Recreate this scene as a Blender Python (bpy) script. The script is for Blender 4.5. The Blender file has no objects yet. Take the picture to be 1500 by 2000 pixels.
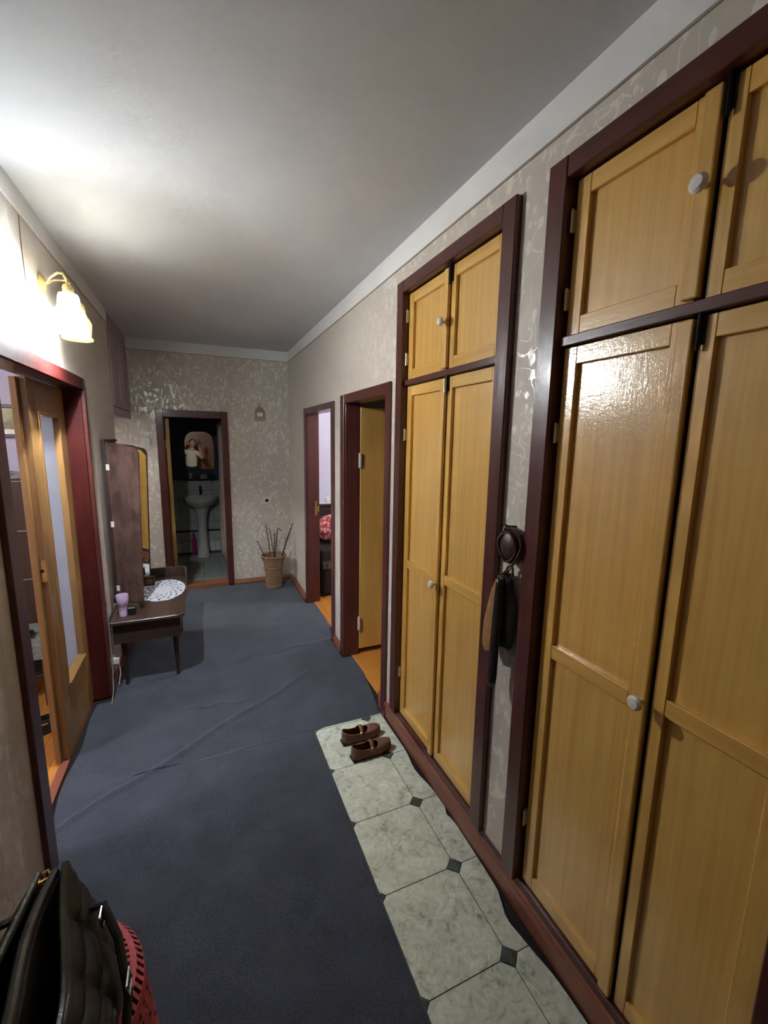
import bpy, bmesh, math, random
from mathutils import Vector, Matrix
R = math.radians
rnd = random.Random(7)
scene = bpy.context.scene
COL = scene.collection

# ------------------------------------------------------------------ camera
YAW, PITCH, ROLL, FPX = 0.406465, -0.165373, 0.0165302, 838.975
_f = Vector((math.sin(YAW)*math.cos(PITCH), math.cos(YAW)*math.cos(PITCH), math.sin(PITCH)))
_r = Vector((math.cos(YAW), -math.sin(YAW), 0)); _u = _r.cross(_f)
_r2 = _r*math.cos(ROLL) + _u*math.sin(ROLL); _u2 = _u*math.cos(ROLL) - _r*math.sin(ROLL)
cam_d = bpy.data.cameras.new('camera'); cam = bpy.data.objects.new('camera', cam_d); COL.objects.link(cam)
cam_d.sensor_fit = 'VERTICAL'; cam_d.sensor_height = 36.0; cam_d.lens = FPX*36.0/2000.0
cam_d.clip_start = 0.01; cam_d.clip_end = 60
m = Matrix((_r2, _u2, -_f)).transposed().to_4x4(); m.translation = (0, 0, 1.70)
cam.matrix_world = m
scene.camera = cam

# ------------------------------------------------------------------ world, exposure
w = bpy.data.worlds.new('world'); scene.world = w; w.use_nodes = True
w.node_tree.nodes['Background'].inputs[0].default_value = (0.02, 0.025, 0.04, 1)
w.node_tree.nodes['Background'].inputs[1].default_value = 0.3
scene.view_settings.view_transform = 'Standard'; scene.view_settings.look = 'None'
scene.view_settings.gamma = 1.0; scene.view_settings.use_curve_mapping = False
scene.view_settings.exposure = 3.1
BULB_W, SHADE_L = 14.5, 6.0            # sconce: bulb in the open shade, glow of its glass
ROOM_LEFT_W, ROOM_A_W = 120.0, 76.0      # pendants in the two side rooms
SHADE_T = 0.62                           # each of the two glass surfaces lets this much straight through
PASSAGE_FILL_W = 95.0                        # added lamp out of view in the side passage, lifts the far end
LAMP_COL = (0.86, 0.94, 1.0)
scene.cycles.diffuse_bounces = 4; scene.cycles.glossy_bounces = 3; scene.cycles.max_bounces = 6; scene.cycles.caustics_reflective = False; scene.cycles.caustics_refractive = False
scene.cycles.adaptive_threshold = 0.08; scene.cycles.adaptive_min_samples = 16

# ------------------------------------------------------------------ materials
def lin(c):
    c = c/255.0
    return c/12.92 if c <= 0.04045 else ((c+0.055)/1.055)**2.4
def rgb(r, g, b): return (lin(r), lin(g), lin(b), 1)

class NT:
    def __init__(s, name):
        s.m = bpy.data.materials.new(name); s.m.use_nodes = True; s.t = s.m.node_tree
        s.b = s.t.nodes['Principled BSDF']; s.o = s.t.nodes['Material Output']
    def n(s, typ, **kw):
        nd = s.t.nodes.new(typ)
        for k, v in kw.items():
            if k in nd.inputs: nd.inputs[k].default_value = v
            else: setattr(nd, k, v)
        return nd
    def l(s, a, b): s.t.links.new(a, b)
    def pos(s, scale=(1, 1, 1), rot=(0, 0, 0), src=None):
        if src is None:
            src = s.n('ShaderNodeNewGeometry').outputs['Position']
        mp = s.n('ShaderNodeMapping'); mp.inputs['Scale'].default_value = scale; mp.inputs['Rotation'].default_value = rot
        s.l(src, mp.inputs['Vector']); return mp.outputs['Vector']
    def noise(s, vec, scale, detail=3, rough=0.55, dist=0.0):
        nd = s.n('ShaderNodeTexNoise'); nd.inputs['Scale'].default_value = scale; nd.inputs['Detail'].default_value = detail
        nd.inputs['Roughness'].default_value = rough; nd.inputs['Distortion'].default_value = dist
        s.l(vec, nd.inputs['Vector']); return nd.outputs['Fac']
    def ramp(s, fac, stops):
        nd = s.n('ShaderNodeValToRGB'); cr = nd.color_ramp
        while len(cr.elements) < len(stops): cr.elements.new(0.5)
        for e, (p, c) in zip(cr.elements, stops):
            e.position = p; e.color = c if len(c) == 4 else (*c, 1)
        s.l(fac, nd.inputs['Fac']); return nd.outputs['Color']
    def math(s, op, a, b=None, clamp=False):
        nd = s.n('ShaderNodeMath'); nd.operation = op; nd.use_clamp = clamp
        for i, v in enumerate((a, b)):
            if v is None: continue
            if isinstance(v, (int, float)): nd.inputs[i].default_value = v
            else: s.l(v, nd.inputs[i])
        return nd.outputs[0]
    def mix(s, fac, a, b):
        nd = s.n('ShaderNodeMix'); nd.data_type = 'RGBA'
        for inp, v in ((nd.inputs['Factor'], fac), (nd.inputs['A'], a), (nd.inputs['B'], b)):
            if isinstance(v, (int, float)): inp.default_value = v
            elif isinstance(v, tuple): inp.default_value = v
            else: s.l(v, inp)
        return nd.outputs['Result']
    def bump(s, h, strength=0.3, dist=0.01):
        nd = s.n('ShaderNodeBump'); nd.inputs['Strength'].default_value = strength; nd.inputs['Distance'].default_value = dist
        s.l(h, nd.inputs['Height']); s.l(nd.outputs['Normal'], s.b.inputs['Normal'])
    def base(s, v):
        if isinstance(v, tuple): s.b.inputs['Base Color'].default_value = v
        else: s.l(v, s.b.inputs['Base Color'])
    def set(s, rough=None, metal=None, spec=None, coat=None, coatr=None, sheen=None):
        B = s.b.inputs
        if rough is not None:
            if isinstance(rough, (int, float)): B['Roughness'].default_value = rough
            else: s.l(rough, B['Roughness'])
        if metal is not None: B['Metallic'].default_value = metal
        if spec is not None:
            if isinstance(spec, (int, float)): B['Specular IOR Level'].default_value = spec
            else: s.l(spec, B['Specular IOR Level'])
        if coat is not None: B['Coat Weight'].default_value = coat
        if coatr is not None: B['Coat Roughness'].default_value = coatr
        if sheen is not None: B['Sheen Weight'].default_value = sheen

M = {}
def plain(name, col, rough=0.5, metal=0.0, spec=0.5, var=0.12, scale=14, bump=0.0, bscale=90):
    t = NT(name); v = t.pos()
    n = t.noise(v, scale, 4)
    dark = tuple(c*(1-var) for c in col[:3]) + (1,); light = tuple(min(1, c*(1+var)) for c in col[:3]) + (1,)
    t.base(t.ramp(n, [(0.3, dark), (0.7, light)])); t.set(rough, metal, spec)
    if bump: t.bump(t.noise(v, bscale, 3), bump, 0.004)
    M[name] = t.m; return t.m

def wood(name, c1, c2, rough, streak=55, along='z', coat=0.0, coatr=0.1, bump=0.15, spec=0.5, knots=0.25):
    t = NT(name)
    sc = {'z': (streak, streak, 1.6), 'y': (streak, 1.6, streak), 'x': (1.6, streak, streak)}[along]
    sc2 = {'z': (9, 9, 0.7), 'y': (9, 0.7, 9), 'x': (0.7, 9, 9)}[along]
    a = t.noise(t.pos(sc), 1.0, 5, 0.62, 0.4); b = t.noise(t.pos(sc2), 1.0, 3, 0.5, 0.8)
    f = t.math('ADD', t.math('MULTIPLY', a, 1-knots), t.math('MULTIPLY', b, knots))
    t.base(t.ramp(f, [(0.33, c1), (0.66, c2)])); t.set(rough, 0, spec, coat, coatr)
    t.bump(t.math('ADD', a, t.math('MULTIPLY', t.noise(t.pos((22, 22, 22)), 1.0, 2), 0.6)), bump, 0.003)
    if coat >= 0.3:
        bp = t.n('ShaderNodeBump'); bp.inputs['Strength'].default_value = 0.15; bp.inputs['Distance'].default_value = 0.004
        t.l(t.math('ADD', t.noise(t.pos((110, 110, 34)), 1.0, 4, 0.6, 0.6), t.noise(t.pos((45, 45, 150)), 1.0, 3, 0.6)), bp.inputs['Height'])
        t.l(bp.outputs['Normal'], t.b.inputs['Coat Normal'])
    M[name] = t.m; return t.m

def make_wallpaper(name, c_base, c_motif, shine=True, density=0.5, sc=1.0):
    t = NT(name)
    geo = t.n('ShaderNodeNewGeometry').outputs['Position']
    sp = t.n('ShaderNodeSeparateXYZ'); t.l(geo, sp.inputs[0])
    cb = t.n('ShaderNodeCombineXYZ'); t.l(t.math('ADD', sp.outputs[0], sp.outputs[1]), cb.inputs[0]); t.l(sp.outputs[2], cb.inputs[1])
    uv = cb.outputs[0]
    dn = t.n('ShaderNodeTexNoise'); dn.inputs['Scale'].default_value = 9*sc; dn.inputs['Detail'].default_value = 2
    t.l(uv, dn.inputs['Vector'])
    dv = t.n('ShaderNodeVectorMath'); dv.operation = 'MULTIPLY_ADD'
    t.l(dn.outputs['Color'], dv.inputs[0]); dv.inputs[1].default_value = (0.055/sc, 0.055/sc, 0); t.l(uv, dv.inputs[2])
    P = dv.outputs[0]
    masks = []
    for ang, s1, s2, thr in ((0.7, 27, 13, 0.34), (-0.6, 29, 14, 0.31), (1.5, 23, 14, 0.30)):
        mp = t.pos((s1*sc, s2*sc, 1), (0, 0, ang), P)
        vo = t.n('ShaderNodeTexVoronoi'); vo.inputs['Scale'].default_value = 1.0; vo.inputs['Randomness'].default_value = 0.85
        t.l(mp, vo.inputs['Vector'])
        sel = t.math('GREATER_THAN', t.noise(t.pos((1, 1, 1), (0, 0, ang), uv), 11*sc, 2), density)
        masks.append(t.math('MULTIPLY', t.math('LESS_THAN', vo.outputs['Distance'], thr), sel))
    vn = t.noise(uv, 8*sc, 1, 0.4, 1.2)
    vine = t.math('LESS_THAN', t.math('ABSOLUTE', t.math('SUBTRACT', vn, 0.5)), 0.012)
    mk = t.math('MAXIMUM', t.math('MAXIMUM', masks[0], masks[1]), t.math('MAXIMUM', masks[2], vine))
    soil = t.noise(geo, 1.3, 4, 0.6)
    base = t.mix(t.ramp(soil, [(0.35, (0, 0, 0)), (0.75, (1, 1, 1))]), c_base, tuple(c*0.88 for c in c_base[:3]) + (1,))
    fleck = t.noise(t.pos((1, 1, 0.25)), 120, 2)
    base = t.mix(t.math('MULTIPLY', fleck, 0.25), base, tuple(c*0.75 for c in c_base[:3]) + (1,))
    t.base(t.mix(mk, base, c_motif))
    if shine:
        t.set(t.math('SUBTRACT', 0.52, t.math('MULTIPLY', mk, 0.26)), 0, t.math('ADD', 0.32, t.math('MULTIPLY', mk, 0.7)))
        cr = t.noise(t.pos((1, 1, 0.35)), 55, 3)
        t.bump(t.math('ADD', t.math('MULTIPLY', mk, 0.5), t.math('MULTIPLY', cr, 0.8)), 0.35, 0.004)
    else:
        t.set(0.75, 0, 0.2)
    M[name] = t.m

make_wallpaper('wallpaper', rgb(199, 189, 176), rgb(226, 218, 206), True, 0.50)
make_wallpaper('wallpaper_lavender', rgb(196, 190, 204), rgb(184, 178, 196), False, 0.52, 1.3)
plain('plaster', rgb(205, 203, 200), 0.85, 0, 0.2, 0.03, 3, 0.25, 160)
plain('cornice_white', rgb(222, 220, 216), 0.7, 0, 0.3, 0.03, 6, 0.1, 80)
plain('ceiling_white', rgb(200, 201, 202), 0.95, 0, 0.05, 0.03, 2.0, 0.05, 210)
plain('seam_brown', rgb(150, 136, 122), 0.8)
wood('maroon', rgb(66, 31, 28), rgb(86, 41, 35), 0.33, 40, 'z', 0.25, 0.12, 0.22, 0.4)
wood('maroon_y', rgb(68, 32, 29), rgb(88, 43, 37), 0.33, 40, 'y', 0.25, 0.12, 0.22, 0.4)
wood('maroon_x', rgb(62, 30, 28), rgb(80, 39, 35), 0.36, 40, 'x', 0.15, 0.15, 0.2, 0.4)
wood('red_jamb', rgb(50, 13, 12), rgb(68, 19, 16), 0.6, 40, 'z', 0.0, 0.2, 0.2, 0.15)
wood('skirting_brown', rgb(112, 62, 46), rgb(138, 82, 62), 0.42, 40, 'y', 0.1, 0.2, 0.2, 0.4)
wood('skirting_brown_x', rgb(120, 74, 48), rgb(142, 92, 62), 0.45, 40, 'x', 0.1, 0.2, 0.2, 0.4)
wood('oak_paint', rgb(202, 152, 70), rgb(222, 178, 96), 0.36, 62, 'z', 1.0, 0.08, 0.16, 0.45, 0.35)
wood('oak_paint_y', rgb(204, 154, 72), rgb(222, 178, 96), 0.36, 62, 'y', 1.0, 0.08, 0.16, 0.45, 0.35)
wood('door_leaf', rgb(184, 138, 66), rgb(206, 162, 86), 0.35, 40, 'z', 0.2, 0.15, 0.12, 0.4, 0.4)
wood('left_leaf', rgb(122, 87, 50), rgb(150, 112, 68), 0.38, 40, 'z', 0.15, 0.15, 0.12, 0.4, 0.4)
wood('walnut', rgb(46, 32, 27), rgb(78, 56, 46), 0.42, 30, 'y', 0.1, 0.2, 0.15, 0.4, 0.5)
wood('walnut_z', rgb(54, 38, 34), rgb(86, 63, 56), 0.42, 22, 'z', 0.1, 0.2, 0.15, 0.4, 0.6)
_t = NT('walnut_worn'); _a = _t.noise(_t.pos((22, 22, 1.6)), 1.0, 5, 0.62, 0.4); _b = _t.noise(_t.pos((1, 1, 0.6)), 9, 5, 0.7, 0.6)
_t.base(_t.mix(_t.ramp(_b, [(0.45, (0, 0, 0)), (0.72, (0.6, 0.6, 0.6))]), _t.ramp(_a, [(0.33, rgb(54, 38, 34)), (0.66, rgb(82, 60, 54))]), rgb(118, 88, 80))); _t.set(0.5, 0, 0.35); M['walnut_worn'] = _t.m
wood('dark_wood', rgb(38, 27, 22), rgb(58, 41, 33), 0.5, 30, 'x', 0.0, 0.2, 0.15, 0.35)
wood('wardrobe_brown', rgb(50, 33, 23), rgb(68, 46, 32), 0.45, 26, 'z', 0.1, 0.2, 0.12, 0.4)
wood('antresol', rgb(146, 130, 132), rgb(172, 154, 154), 0.5, 30, 'z', 0.05, 0.2, 0.15, 0.35)
wood('entry_door', rgb(122, 74, 46), rgb(150, 96, 62), 0.4, 26, 'z', 0.1, 0.2, 0.12, 0.4)
wood('parquet', rgb(166, 102, 40), rgb(196, 130, 58), 0.3, 30, 'y', 0.2, 0.12, 0.1, 0.5)
plain('dark_gap', rgb(22, 15, 13), 0.9)
plain('white_ceramic', rgb(226, 222, 214), 0.15, 0, 0.6, 0.03)
plain('white_plastic', rgb(214, 210, 204), 0.35, 0, 0.5, 0.03)
plain('hinge_metal', rgb(196, 184, 150), 0.35, 0.6, 0.5, 0.1)
plain('black_metal', rgb(26, 24, 24), 0.35, 0.7, 0.5, 0.2)
plain('brass', rgb(196, 160, 96), 0.25, 1.0, 0.5, 0.08)
plain('chrome', rgb(190, 192, 195), 0.12, 1.0, 0.5, 0.03)
plain('gold_paint', rgb(214, 190, 128), 0.35, 0.6, 0.5, 0.06)
plain('black_plastic', rgb(20, 20, 22), 0.3, 0, 0.5, 0.1)
plain('leather_black', rgb(30, 27, 27), 0.42, 0, 0.5, 0.25, 40, 0.3, 260)
plain('leather_trim', rgb(66, 60, 50), 0.35, 0, 0.5, 0.2, 30, 0.2, 200)
plain('lining_grey', rgb(48, 44, 46), 0.8, 0, 0.2, 0.2, 30)
plain('crochet_pink', rgb(200, 100, 108), 0.85, 0, 0.2, 0.15, 90, 0.5, 400)
plain('pouf_brown', rgb(74, 36, 30), 0.85, 0, 0.2, 0.3, 30, 0.4, 120)
plain('crochet_white', rgb(204, 204, 210), 0.85, 0, 0.2, 0.03, 60, 0.4, 500)
plain('shoe_suede', rgb(112, 80, 62), 0.8, 0, 0.25, 0.18, 45, 0.3, 300)
plain('shoe_lining', rgb(44, 28, 24), 0.8, 0, 0.2, 0.2)
plain('shoe_sole', rgb(28, 22, 20), 0.6, 0, 0.3, 0.2)
plain('leather_brown', rgb(66, 44, 34), 0.4, 0, 0.5, 0.3, 60, 0.3, 200)
plain('leather_tan', rgb(150, 112, 68), 0.6, 0, 0.3, 0.25, 40, 0.3, 160)
plain('wicker', rgb(142, 112, 86), 0.6, 0, 0.3, 0.3, 70, 0.3, 200)
plain('twig_bark', rgb(62, 42, 38), 0.7, 0, 0.3, 0.3, 90)
plain('bud_grey', rgb(92, 70, 66), 0.8, 0, 0.2, 0.3, 90)
plain('pink_plastic', rgb(206, 178, 214), 0.3, 0, 0.5, 0.05)
plain('paper_white', rgb(228, 224, 216), 0.7, 0, 0.3, 0.04)
plain('cage_wood', rgb(176, 154, 122), 0.6, 0, 0.3, 0.2, 60)
plain('tile_grey', rgb(196, 204, 196), 0.25, 0, 0.5, 0.08, 9)
plain('tile_white', rgb(232, 234, 228), 0.22, 0, 0.5, 0.05, 9)
plain('floor_tile_grey', rgb(172, 174, 168), 0.4, 0, 0.4, 0.12, 11)
plain('grout', rgb(96, 98, 94), 0.9)
plain('bath_blue', rgb(78, 88, 104), 0.8, 0, 0.2, 0.1, 5)
plain('curtain', rgb(200, 184, 172), 0.8, 0, 0.2, 0.12, 20)
plain('magenta_plastic', rgb(166, 40, 106), 0.35, 0, 0.5, 0.05)
plain('sofa_dark', rgb(44, 34, 30), 0.9, 0, 0.2, 0.25, 60, 0.3, 200)
plain('fringe', rgb(150, 140, 112), 0.9, 0, 0.2, 0.15, 60)
plain('skin', rgb(206, 152, 128), 0.55, 0, 0.4, 0.06)
plain('hair_dark', rgb(44, 32, 28), 0.6, 0, 0.4, 0.2, 60)
plain('tee_cream', rgb(214, 206, 190), 0.9, 0, 0.2, 0.05, 20)
plain('trousers', rgb(40, 44, 56), 0.9, 0, 0.2, 0.15, 40)
plain('cable_grey', rgb(150, 138, 130), 0.5)
plain('rubber_black', rgb(24, 23, 24), 0.35, 0, 0.5, 0.2, 40)
plain('lace_green', rgb(120, 128, 118), 0.9, 0, 0.2, 0.25, 60, 0.3, 300)
plain('frame_dark', rgb(74, 52, 44), 0.4)
plain('glass_clear', rgb(200, 205, 205), 0.1)
plain('phone_screen', rgb(120, 150, 190), 0.2)

def special():
    t = NT('mirror_glass'); t.base((0.82, 0.83, 0.82, 1)); t.set(0.015, 1.0); M['mirror_glass'] = t.m
    t.b.inputs['Roughness'].default_value = 0.012
    t = NT('clear_glass'); t.base((0.95, 0.97, 0.97, 1)); t.set(0.03); t.b.inputs['Transmission Weight'].default_value = 1.0
    t.b.inputs['IOR'].default_value = 1.45; M['clear_glass'] = t.m
    t = NT('frosted_glass'); n = t.noise(t.pos(), 60, 3)
    t.base(t.ramp(n, [(0.3, rgb(176, 182, 192)), (0.7, rgb(196, 200, 208))])); t.set(0.45, 0, 0.4)
    tr = t.n('ShaderNodeBsdfTranslucent'); tr.inputs[0].default_value = rgb(205, 208, 218)
    mx = t.n('ShaderNodeMixShader'); mx.inputs[0].default_value = 0.62
    t.l(t.b.outputs[0], mx.inputs[1]); t.l(tr.outputs[0], mx.inputs[2]); t.l(mx.outputs[0], t.o.inputs[0]); M['frosted_glass'] = t.m
    t = NT('carpet'); v = t.pos()
    a = t.noise(v, 420, 2, 0.7); b = t.noise(v, 5, 4, 0.6); c = t.noise(v, 150, 3, 0.6)
    f = t.math('ADD', t.math('MULTIPLY', a, 0.5), t.math('ADD', t.math('MULTIPLY', b, 0.2), t.math('MULTIPLY', c, 0.3)))
    t.base(t.ramp(f, [(0.36, rgb(36, 38, 45)), (0.64, rgb(80, 83, 94))])); t.set(0.95, 0, 0.1, sheen=0.15)
    t.bump(t.math('ADD', a, c), 0.5, 0.004); M['carpet'] = t.m
    t = NT('lino_marble'); v = t.pos()
    a = t.noise(v, 26, 5, 0.65, 1.5); b = t.noise(t.pos((1, 1, 1), (0, 0, 0.6)), 9, 5, 0.6, 0.8)
    f = t.math('ADD', t.math('MULTIPLY', a, 0.6), t.math('MULTIPLY', b, 0.4))
    t.base(t.ramp(f, [(0.34, rgb(118, 126, 114)), (0.45, rgb(186, 190, 174)), (0.62, rgb(218, 220, 204))])); t.set(0.36, 0, 0.4)
    t.bump(b, 0.1, 0.004); M['lino_marble'] = t.m
    t = NT('lino_green'); a = t.noise(t.pos(), 40, 5, 0.65, 1.0)
    t.base(t.ramp(a, [(0.3, rgb(30, 38, 36)), (0.7, rgb(84, 94, 86))])); t.set(0.36, 0, 0.4); M['lino_green'] = t.m
    t = NT('floral_red'); v = t.pos()
    vo = t.n('ShaderNodeTexVoronoi'); vo.inputs['Scale'].default_value = 34; t.l(v, vo.inputs['Vector'])
    t.base(t.ramp(vo.outputs['Distance'], [(0.2, rgb(222, 196, 190)), (0.45, rgb(188, 90, 92)), (0.8, rgb(130, 40, 48))])); t.set(0.9); M['floral_red'] = t.m
    t = NT('picture_print'); v = t.pos(); a = t.noise(v, 11, 5, 0.6, 0.6)
    t.base(t.ramp(a, [(0.3, rgb(70, 62, 30)), (0.5, rgb(134, 122, 66)), (0.7, rgb(176, 168, 122))])); t.set(0.4); M['picture_print'] = t.m
    t = NT('lit_shade'); t.base(rgb(255, 252, 245))
    t.b.inputs['Emission Color'].default_value = (*LAMP_COL, 1); sp = t.n('ShaderNodeSeparateXYZ'); t.l(t.n('ShaderNodeNewGeometry').outputs['Position'], sp.inputs[0])
    mr = t.n('ShaderNodeMapRange'); mr.inputs['From Min'].default_value = 2.218; mr.inputs['From Max'].default_value = 2.240
    mr.inputs['To Min'].default_value = SHADE_T; mr.inputs['To Max'].default_value = 0.0      # thin drum, thick opal shoulder
    t.l(sp.outputs[2], mr.inputs['Value'])
    m2 = t.n('ShaderNodeMapRange'); m2.inputs['From Min'].default_value = 2.205; m2.inputs['From Max'].default_value = 2.240
    m2.inputs['To Min'].default_value = SHADE_L; m2.inputs['To Max'].default_value = 1.6; t.l(sp.outputs[2], m2.inputs['Value']); t.l(m2.outputs[0], t.b.inputs['Emission Strength'])
    tp = t.n('ShaderNodeBsdfTransparent'); mx = t.n('ShaderNodeMixShader'); t.l(mr.outputs[0], mx.inputs[0])
    t.l(t.b.outputs[0], mx.inputs[1]); t.l(tp.outputs[0], mx.inputs[2]); t.l(mx.outputs[0], t.o.inputs[0]); M['lit_shade'] = t.m
    t = NT('cream_shade'); t.base(rgb(196, 176, 108)); t.set(0.4, 0, 0.5)
    tr = t.n('ShaderNodeBsdfTranslucent'); tr.inputs[0].default_value = rgb(190, 172, 110)
    mx = t.n('ShaderNodeMixShader'); mx.inputs[0].default_value = 0.6
    tp = t.n('ShaderNodeBsdfTransparent'); m3 = t.n('ShaderNodeMixShader'); m3.inputs[0].default_value = 0.70
    t.l(t.b.outputs[0], mx.inputs[1]); t.l(tr.outputs[0], mx.inputs[2]); t.l(mx.outputs[0], m3.inputs[1]); t.l(tp.outputs[0], m3.inputs[2]); t.l(m3.outputs[0], t.o.inputs[0]); M['cream_shade'] = t.m
    t = NT('pendant_glow'); t.base(rgb(250, 250, 255))
    t.b.inputs['Emission Color'].default_value = (0.93, 0.94, 1, 1); t.b.inputs['Emission Strength'].default_value = 6; M['pendant_glow'] = t.m
special()

# ------------------------------------------------------------------ mesh helpers
class MB:
    def __init__(s): s.v = []; s.f = []; s.m = None
    def add(s, vs, fs):
        o = len(s.v); s.v += [tuple(p) for p in vs]; s.f += [tuple(i+o for i in f) for f in fs]; return s
    def box(s, x0, x1, y0, y1, z0, z1):
        x0, x1 = sorted((x0, x1)); y0, y1 = sorted((y0, y1)); z0, z1 = sorted((z0, z1))
        return s.add([(x, y, z) for z in (z0, z1) for (x, y) in ((x0, y0), (x1, y0), (x1, y1), (x0, y1))],
                     [(3, 2, 1, 0), (4, 5, 6, 7), (0, 1, 5, 4), (1, 2, 6, 5), (2, 3, 7, 6), (3, 0, 4, 7)])
    def prism(s, poly, axis, a, b):
        """poly: 2D points; axis: extrude axis. 2D maps to the other two axes in order."""
        n = len(poly)
        def P(q, h):
            return {'x': (h, q[0], q[1]), 'y': (q[0], h, q[1]), 'z': (q[0], q[1], h)}[axis]
        return s.add([P(q, a) for q in poly] + [P(q, b) for q in poly],
                     [tuple(range(n))[::-1], tuple(range(n, 2*n))] + [(i, (i+1) % n, n+(i+1) % n, n+i) for i in range(n)])
    def tube(s, pts, r, n=8, closed=False):
        pts = [Vector(p) for p in pts]; k = len(pts)
        rr = r if isinstance(r, (list, tuple)) else [r]*k
        rings = []; up = None
        for i, p in enumerate(pts):
            if closed: d = pts[(i+1) % k] - pts[i-1]
            else: d = pts[min(i+1, k-1)] - pts[max(i-1, 0)]
            d.normalize()
            if up is None:
                up = Vector((0, 0, 1)) if abs(d.z) < 0.9 else Vector((1, 0, 0))
            a = d.cross(up)
            if a.length < 1e-6: a = d.orthogonal()
            a.normalize(); b = a.cross(d); up = b
            rings.append([p + (a*math.cos(2*math.pi*j/n) + b*math.sin(2*math.pi*j/n))*rr[i] for j in range(n)])
        fs = []; K = k if closed else k-1
        for i in range(K):
            for j in range(n):
                i2 = (i+1) % k
                fs.append((i*n+j, i*n+(j+1) % n, i2*n+(j+1) % n, i2*n+j))
        if not closed: fs += [tuple(range(n))[::-1], tuple(range((k-1)*n, k*n))]
        return s.add([q for rg in rings for q in rg], fs)
    def lathe(s, prof, c=(0, 0, 0), n=24, closed=False, sx=1, sy=1, fn=None):
        k = len(prof); vs = []
        for (r, z) in prof:
            for j in range(n):
                a = 2*math.pi*j/n; q = r*(fn(a, z) if fn else 1)
                vs.append((c[0]+q*math.cos(a)*sx, c[1]+q*math.sin(a)*sy, c[2]+z))
        fs = []
        for i in range(k if closed else k-1):
            i2 = (i+1) % k
            for j in range(n): fs.append((i*n+j, i*n+(j+1) % n, i2*n+(j+1) % n, i2*n+j))
        if not closed:
            if prof[0][0] > 1e-4: fs.append(tuple(range(n))[::-1])
            if prof[-1][0] > 1e-4: fs.append(tuple(range((k-1)*n, k*n)))
        return s.add(vs, fs)
    def ell(s, c, rx, ry, rz, n=14, k=8):
        return s.lathe([(math.sin(math.pi*i/k)+1e-5, -math.cos(math.pi*i/k)*rz) for i in range(k+1)], c, n, sx=rx, sy=ry)
    def xf(s, mat, start=0):
        for i in range(start, len(s.v)): s.v[i] = tuple(mat @ Vector(s.v[i]))
        return s

def root_loc(o):
    while o.parent: o = o.parent
    return o.location.copy()
def obj(name, mb, mat, parent=None, bevel=0.0, smooth=False, seg=1, solid=0.0, subd=0, loc=None, angle=40):
    me = bpy.data.meshes.new(name)
    off = root_loc(parent) if parent else (Vector(loc) if loc is not None else Vector((0, 0, 0)))
    me.from_pydata([tuple(Vector(p)-off) for p in mb.v], [], mb.f); me.validate()
    bm = bmesh.new(); bm.from_mesh(me)
    bmesh.ops.recalc_face_normals(bm, faces=bm.faces)
    if bevel:
        ed = [e for e in bm.edges if len(e.link_faces) == 2 and e.calc_face_angle(0) > 0.6]
        bmesh.ops.bevel(bm, geom=ed, offset=bevel, segments=seg, affect='EDGES', profile=0.5, clamp_overlap=True)
    bm.to_mesh(me); bm.free()
    me.materials.append(M[mat])
    o = bpy.data.objects.new(name, me); COL.objects.link(o)
    if parent: o.parent = parent
    elif loc is not None: o.location = loc
    if smooth:
        me.shade_smooth()
        try: me.set_sharp_from_angle(angle=R(angle))
        except Exception: pass
    if solid:
        md = o.modifiers.new('solid', 'SOLIDIFY'); md.thickness = solid; md.offset = 0
    if subd:
        md = o.modifiers.new('sub', 'SUBSURF'); md.levels = subd; md.render_levels = subd
    return o
def thing(name, label, cat, loc=(0, 0, 0), group=None, kind=None):
    o = bpy.data.objects.new(name, None); COL.objects.link(o); o.location = loc; o.empty_display_size = 0.05
    o['label'] = label; o['category'] = cat
    if group: o['group'] = group
    if kind: o['kind'] = kind
    return o
def tag(o, label, cat=None, group=None, kind=None):
    o['label'] = label
    if cat: o['category'] = cat
    if group: o['group'] = group
    if kind: o['kind'] = kind
    return o
def struct(name, mb, mat, label, bevel=0.0, cat=None):
    o = obj(name, mb, mat, None, bevel); o['kind'] = 'structure'; o['label'] = label
    if cat: o['category'] = cat
    return o
def sempty(name, label, cat, loc=(0, 0, 0)): return thing(name, label, cat, loc, None, 'structure')
def B(*a): return MB().box(*a)

XR, XL, YF, ZC = 0.99, -0.62, 5.15, 2.67
YB = -1.05   # wall behind the camera

# ------------------------------------------------------------------ shell
wr = MB()
for y0, y1, z0, z1 in ((YB, 0.29, 0, ZC), (0.29, 1.05, 2.45, ZC), (1.05, 1.25, 0, ZC), (1.25, 2.09, 2.45, ZC), (2.09, 2.25, 0, ZC),
                       (2.25, 3.05, 1.985, ZC), (3.05, 3.34, 0, ZC), (3.34, 4.29, 1.965, ZC), (4.29, YF+0.1, 0, ZC)):
    wr.box(XR, 1.09, y0, y1, z0, z1)
struct('wall_right', wr, 'wallpaper', 'right hallway wall in beige wallpaper with silvery leaf pattern', cat='wall')
wl = MB()
for y0, y1, z0, z1 in ((YB, 1.83, 0, ZC), (1.83, 3.10, 1.99, ZC), (3.10, 4.15, 0, ZC)):
    wl.box(-0.74, XL, y0, y1, z0, z1)
struct('wall_left', wl, 'wallpaper', 'left hallway wall in shiny patterned wallpaper around the wall lamp', cat='wall')
wf = MB()
wf.box(-2.7, -0.36, YF, YF+0.1, 0, ZC); wf.box(0.28, 1.0, YF, YF+0.1, 0, ZC); wf.box(-0.36, 0.28, YF, YF+0.1, 1.94, ZC)
struct('wall_far', wf, 'wallpaper', 'far hallway wall with leaf wallpaper around the bathroom door', cat='wall')
struct('wall_back', B(-0.74, 1.09, YB-0.1, YB, 0, ZC), 'wallpaper', 'wall with the entrance door at the near end of the hallway', cat='wall')
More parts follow.
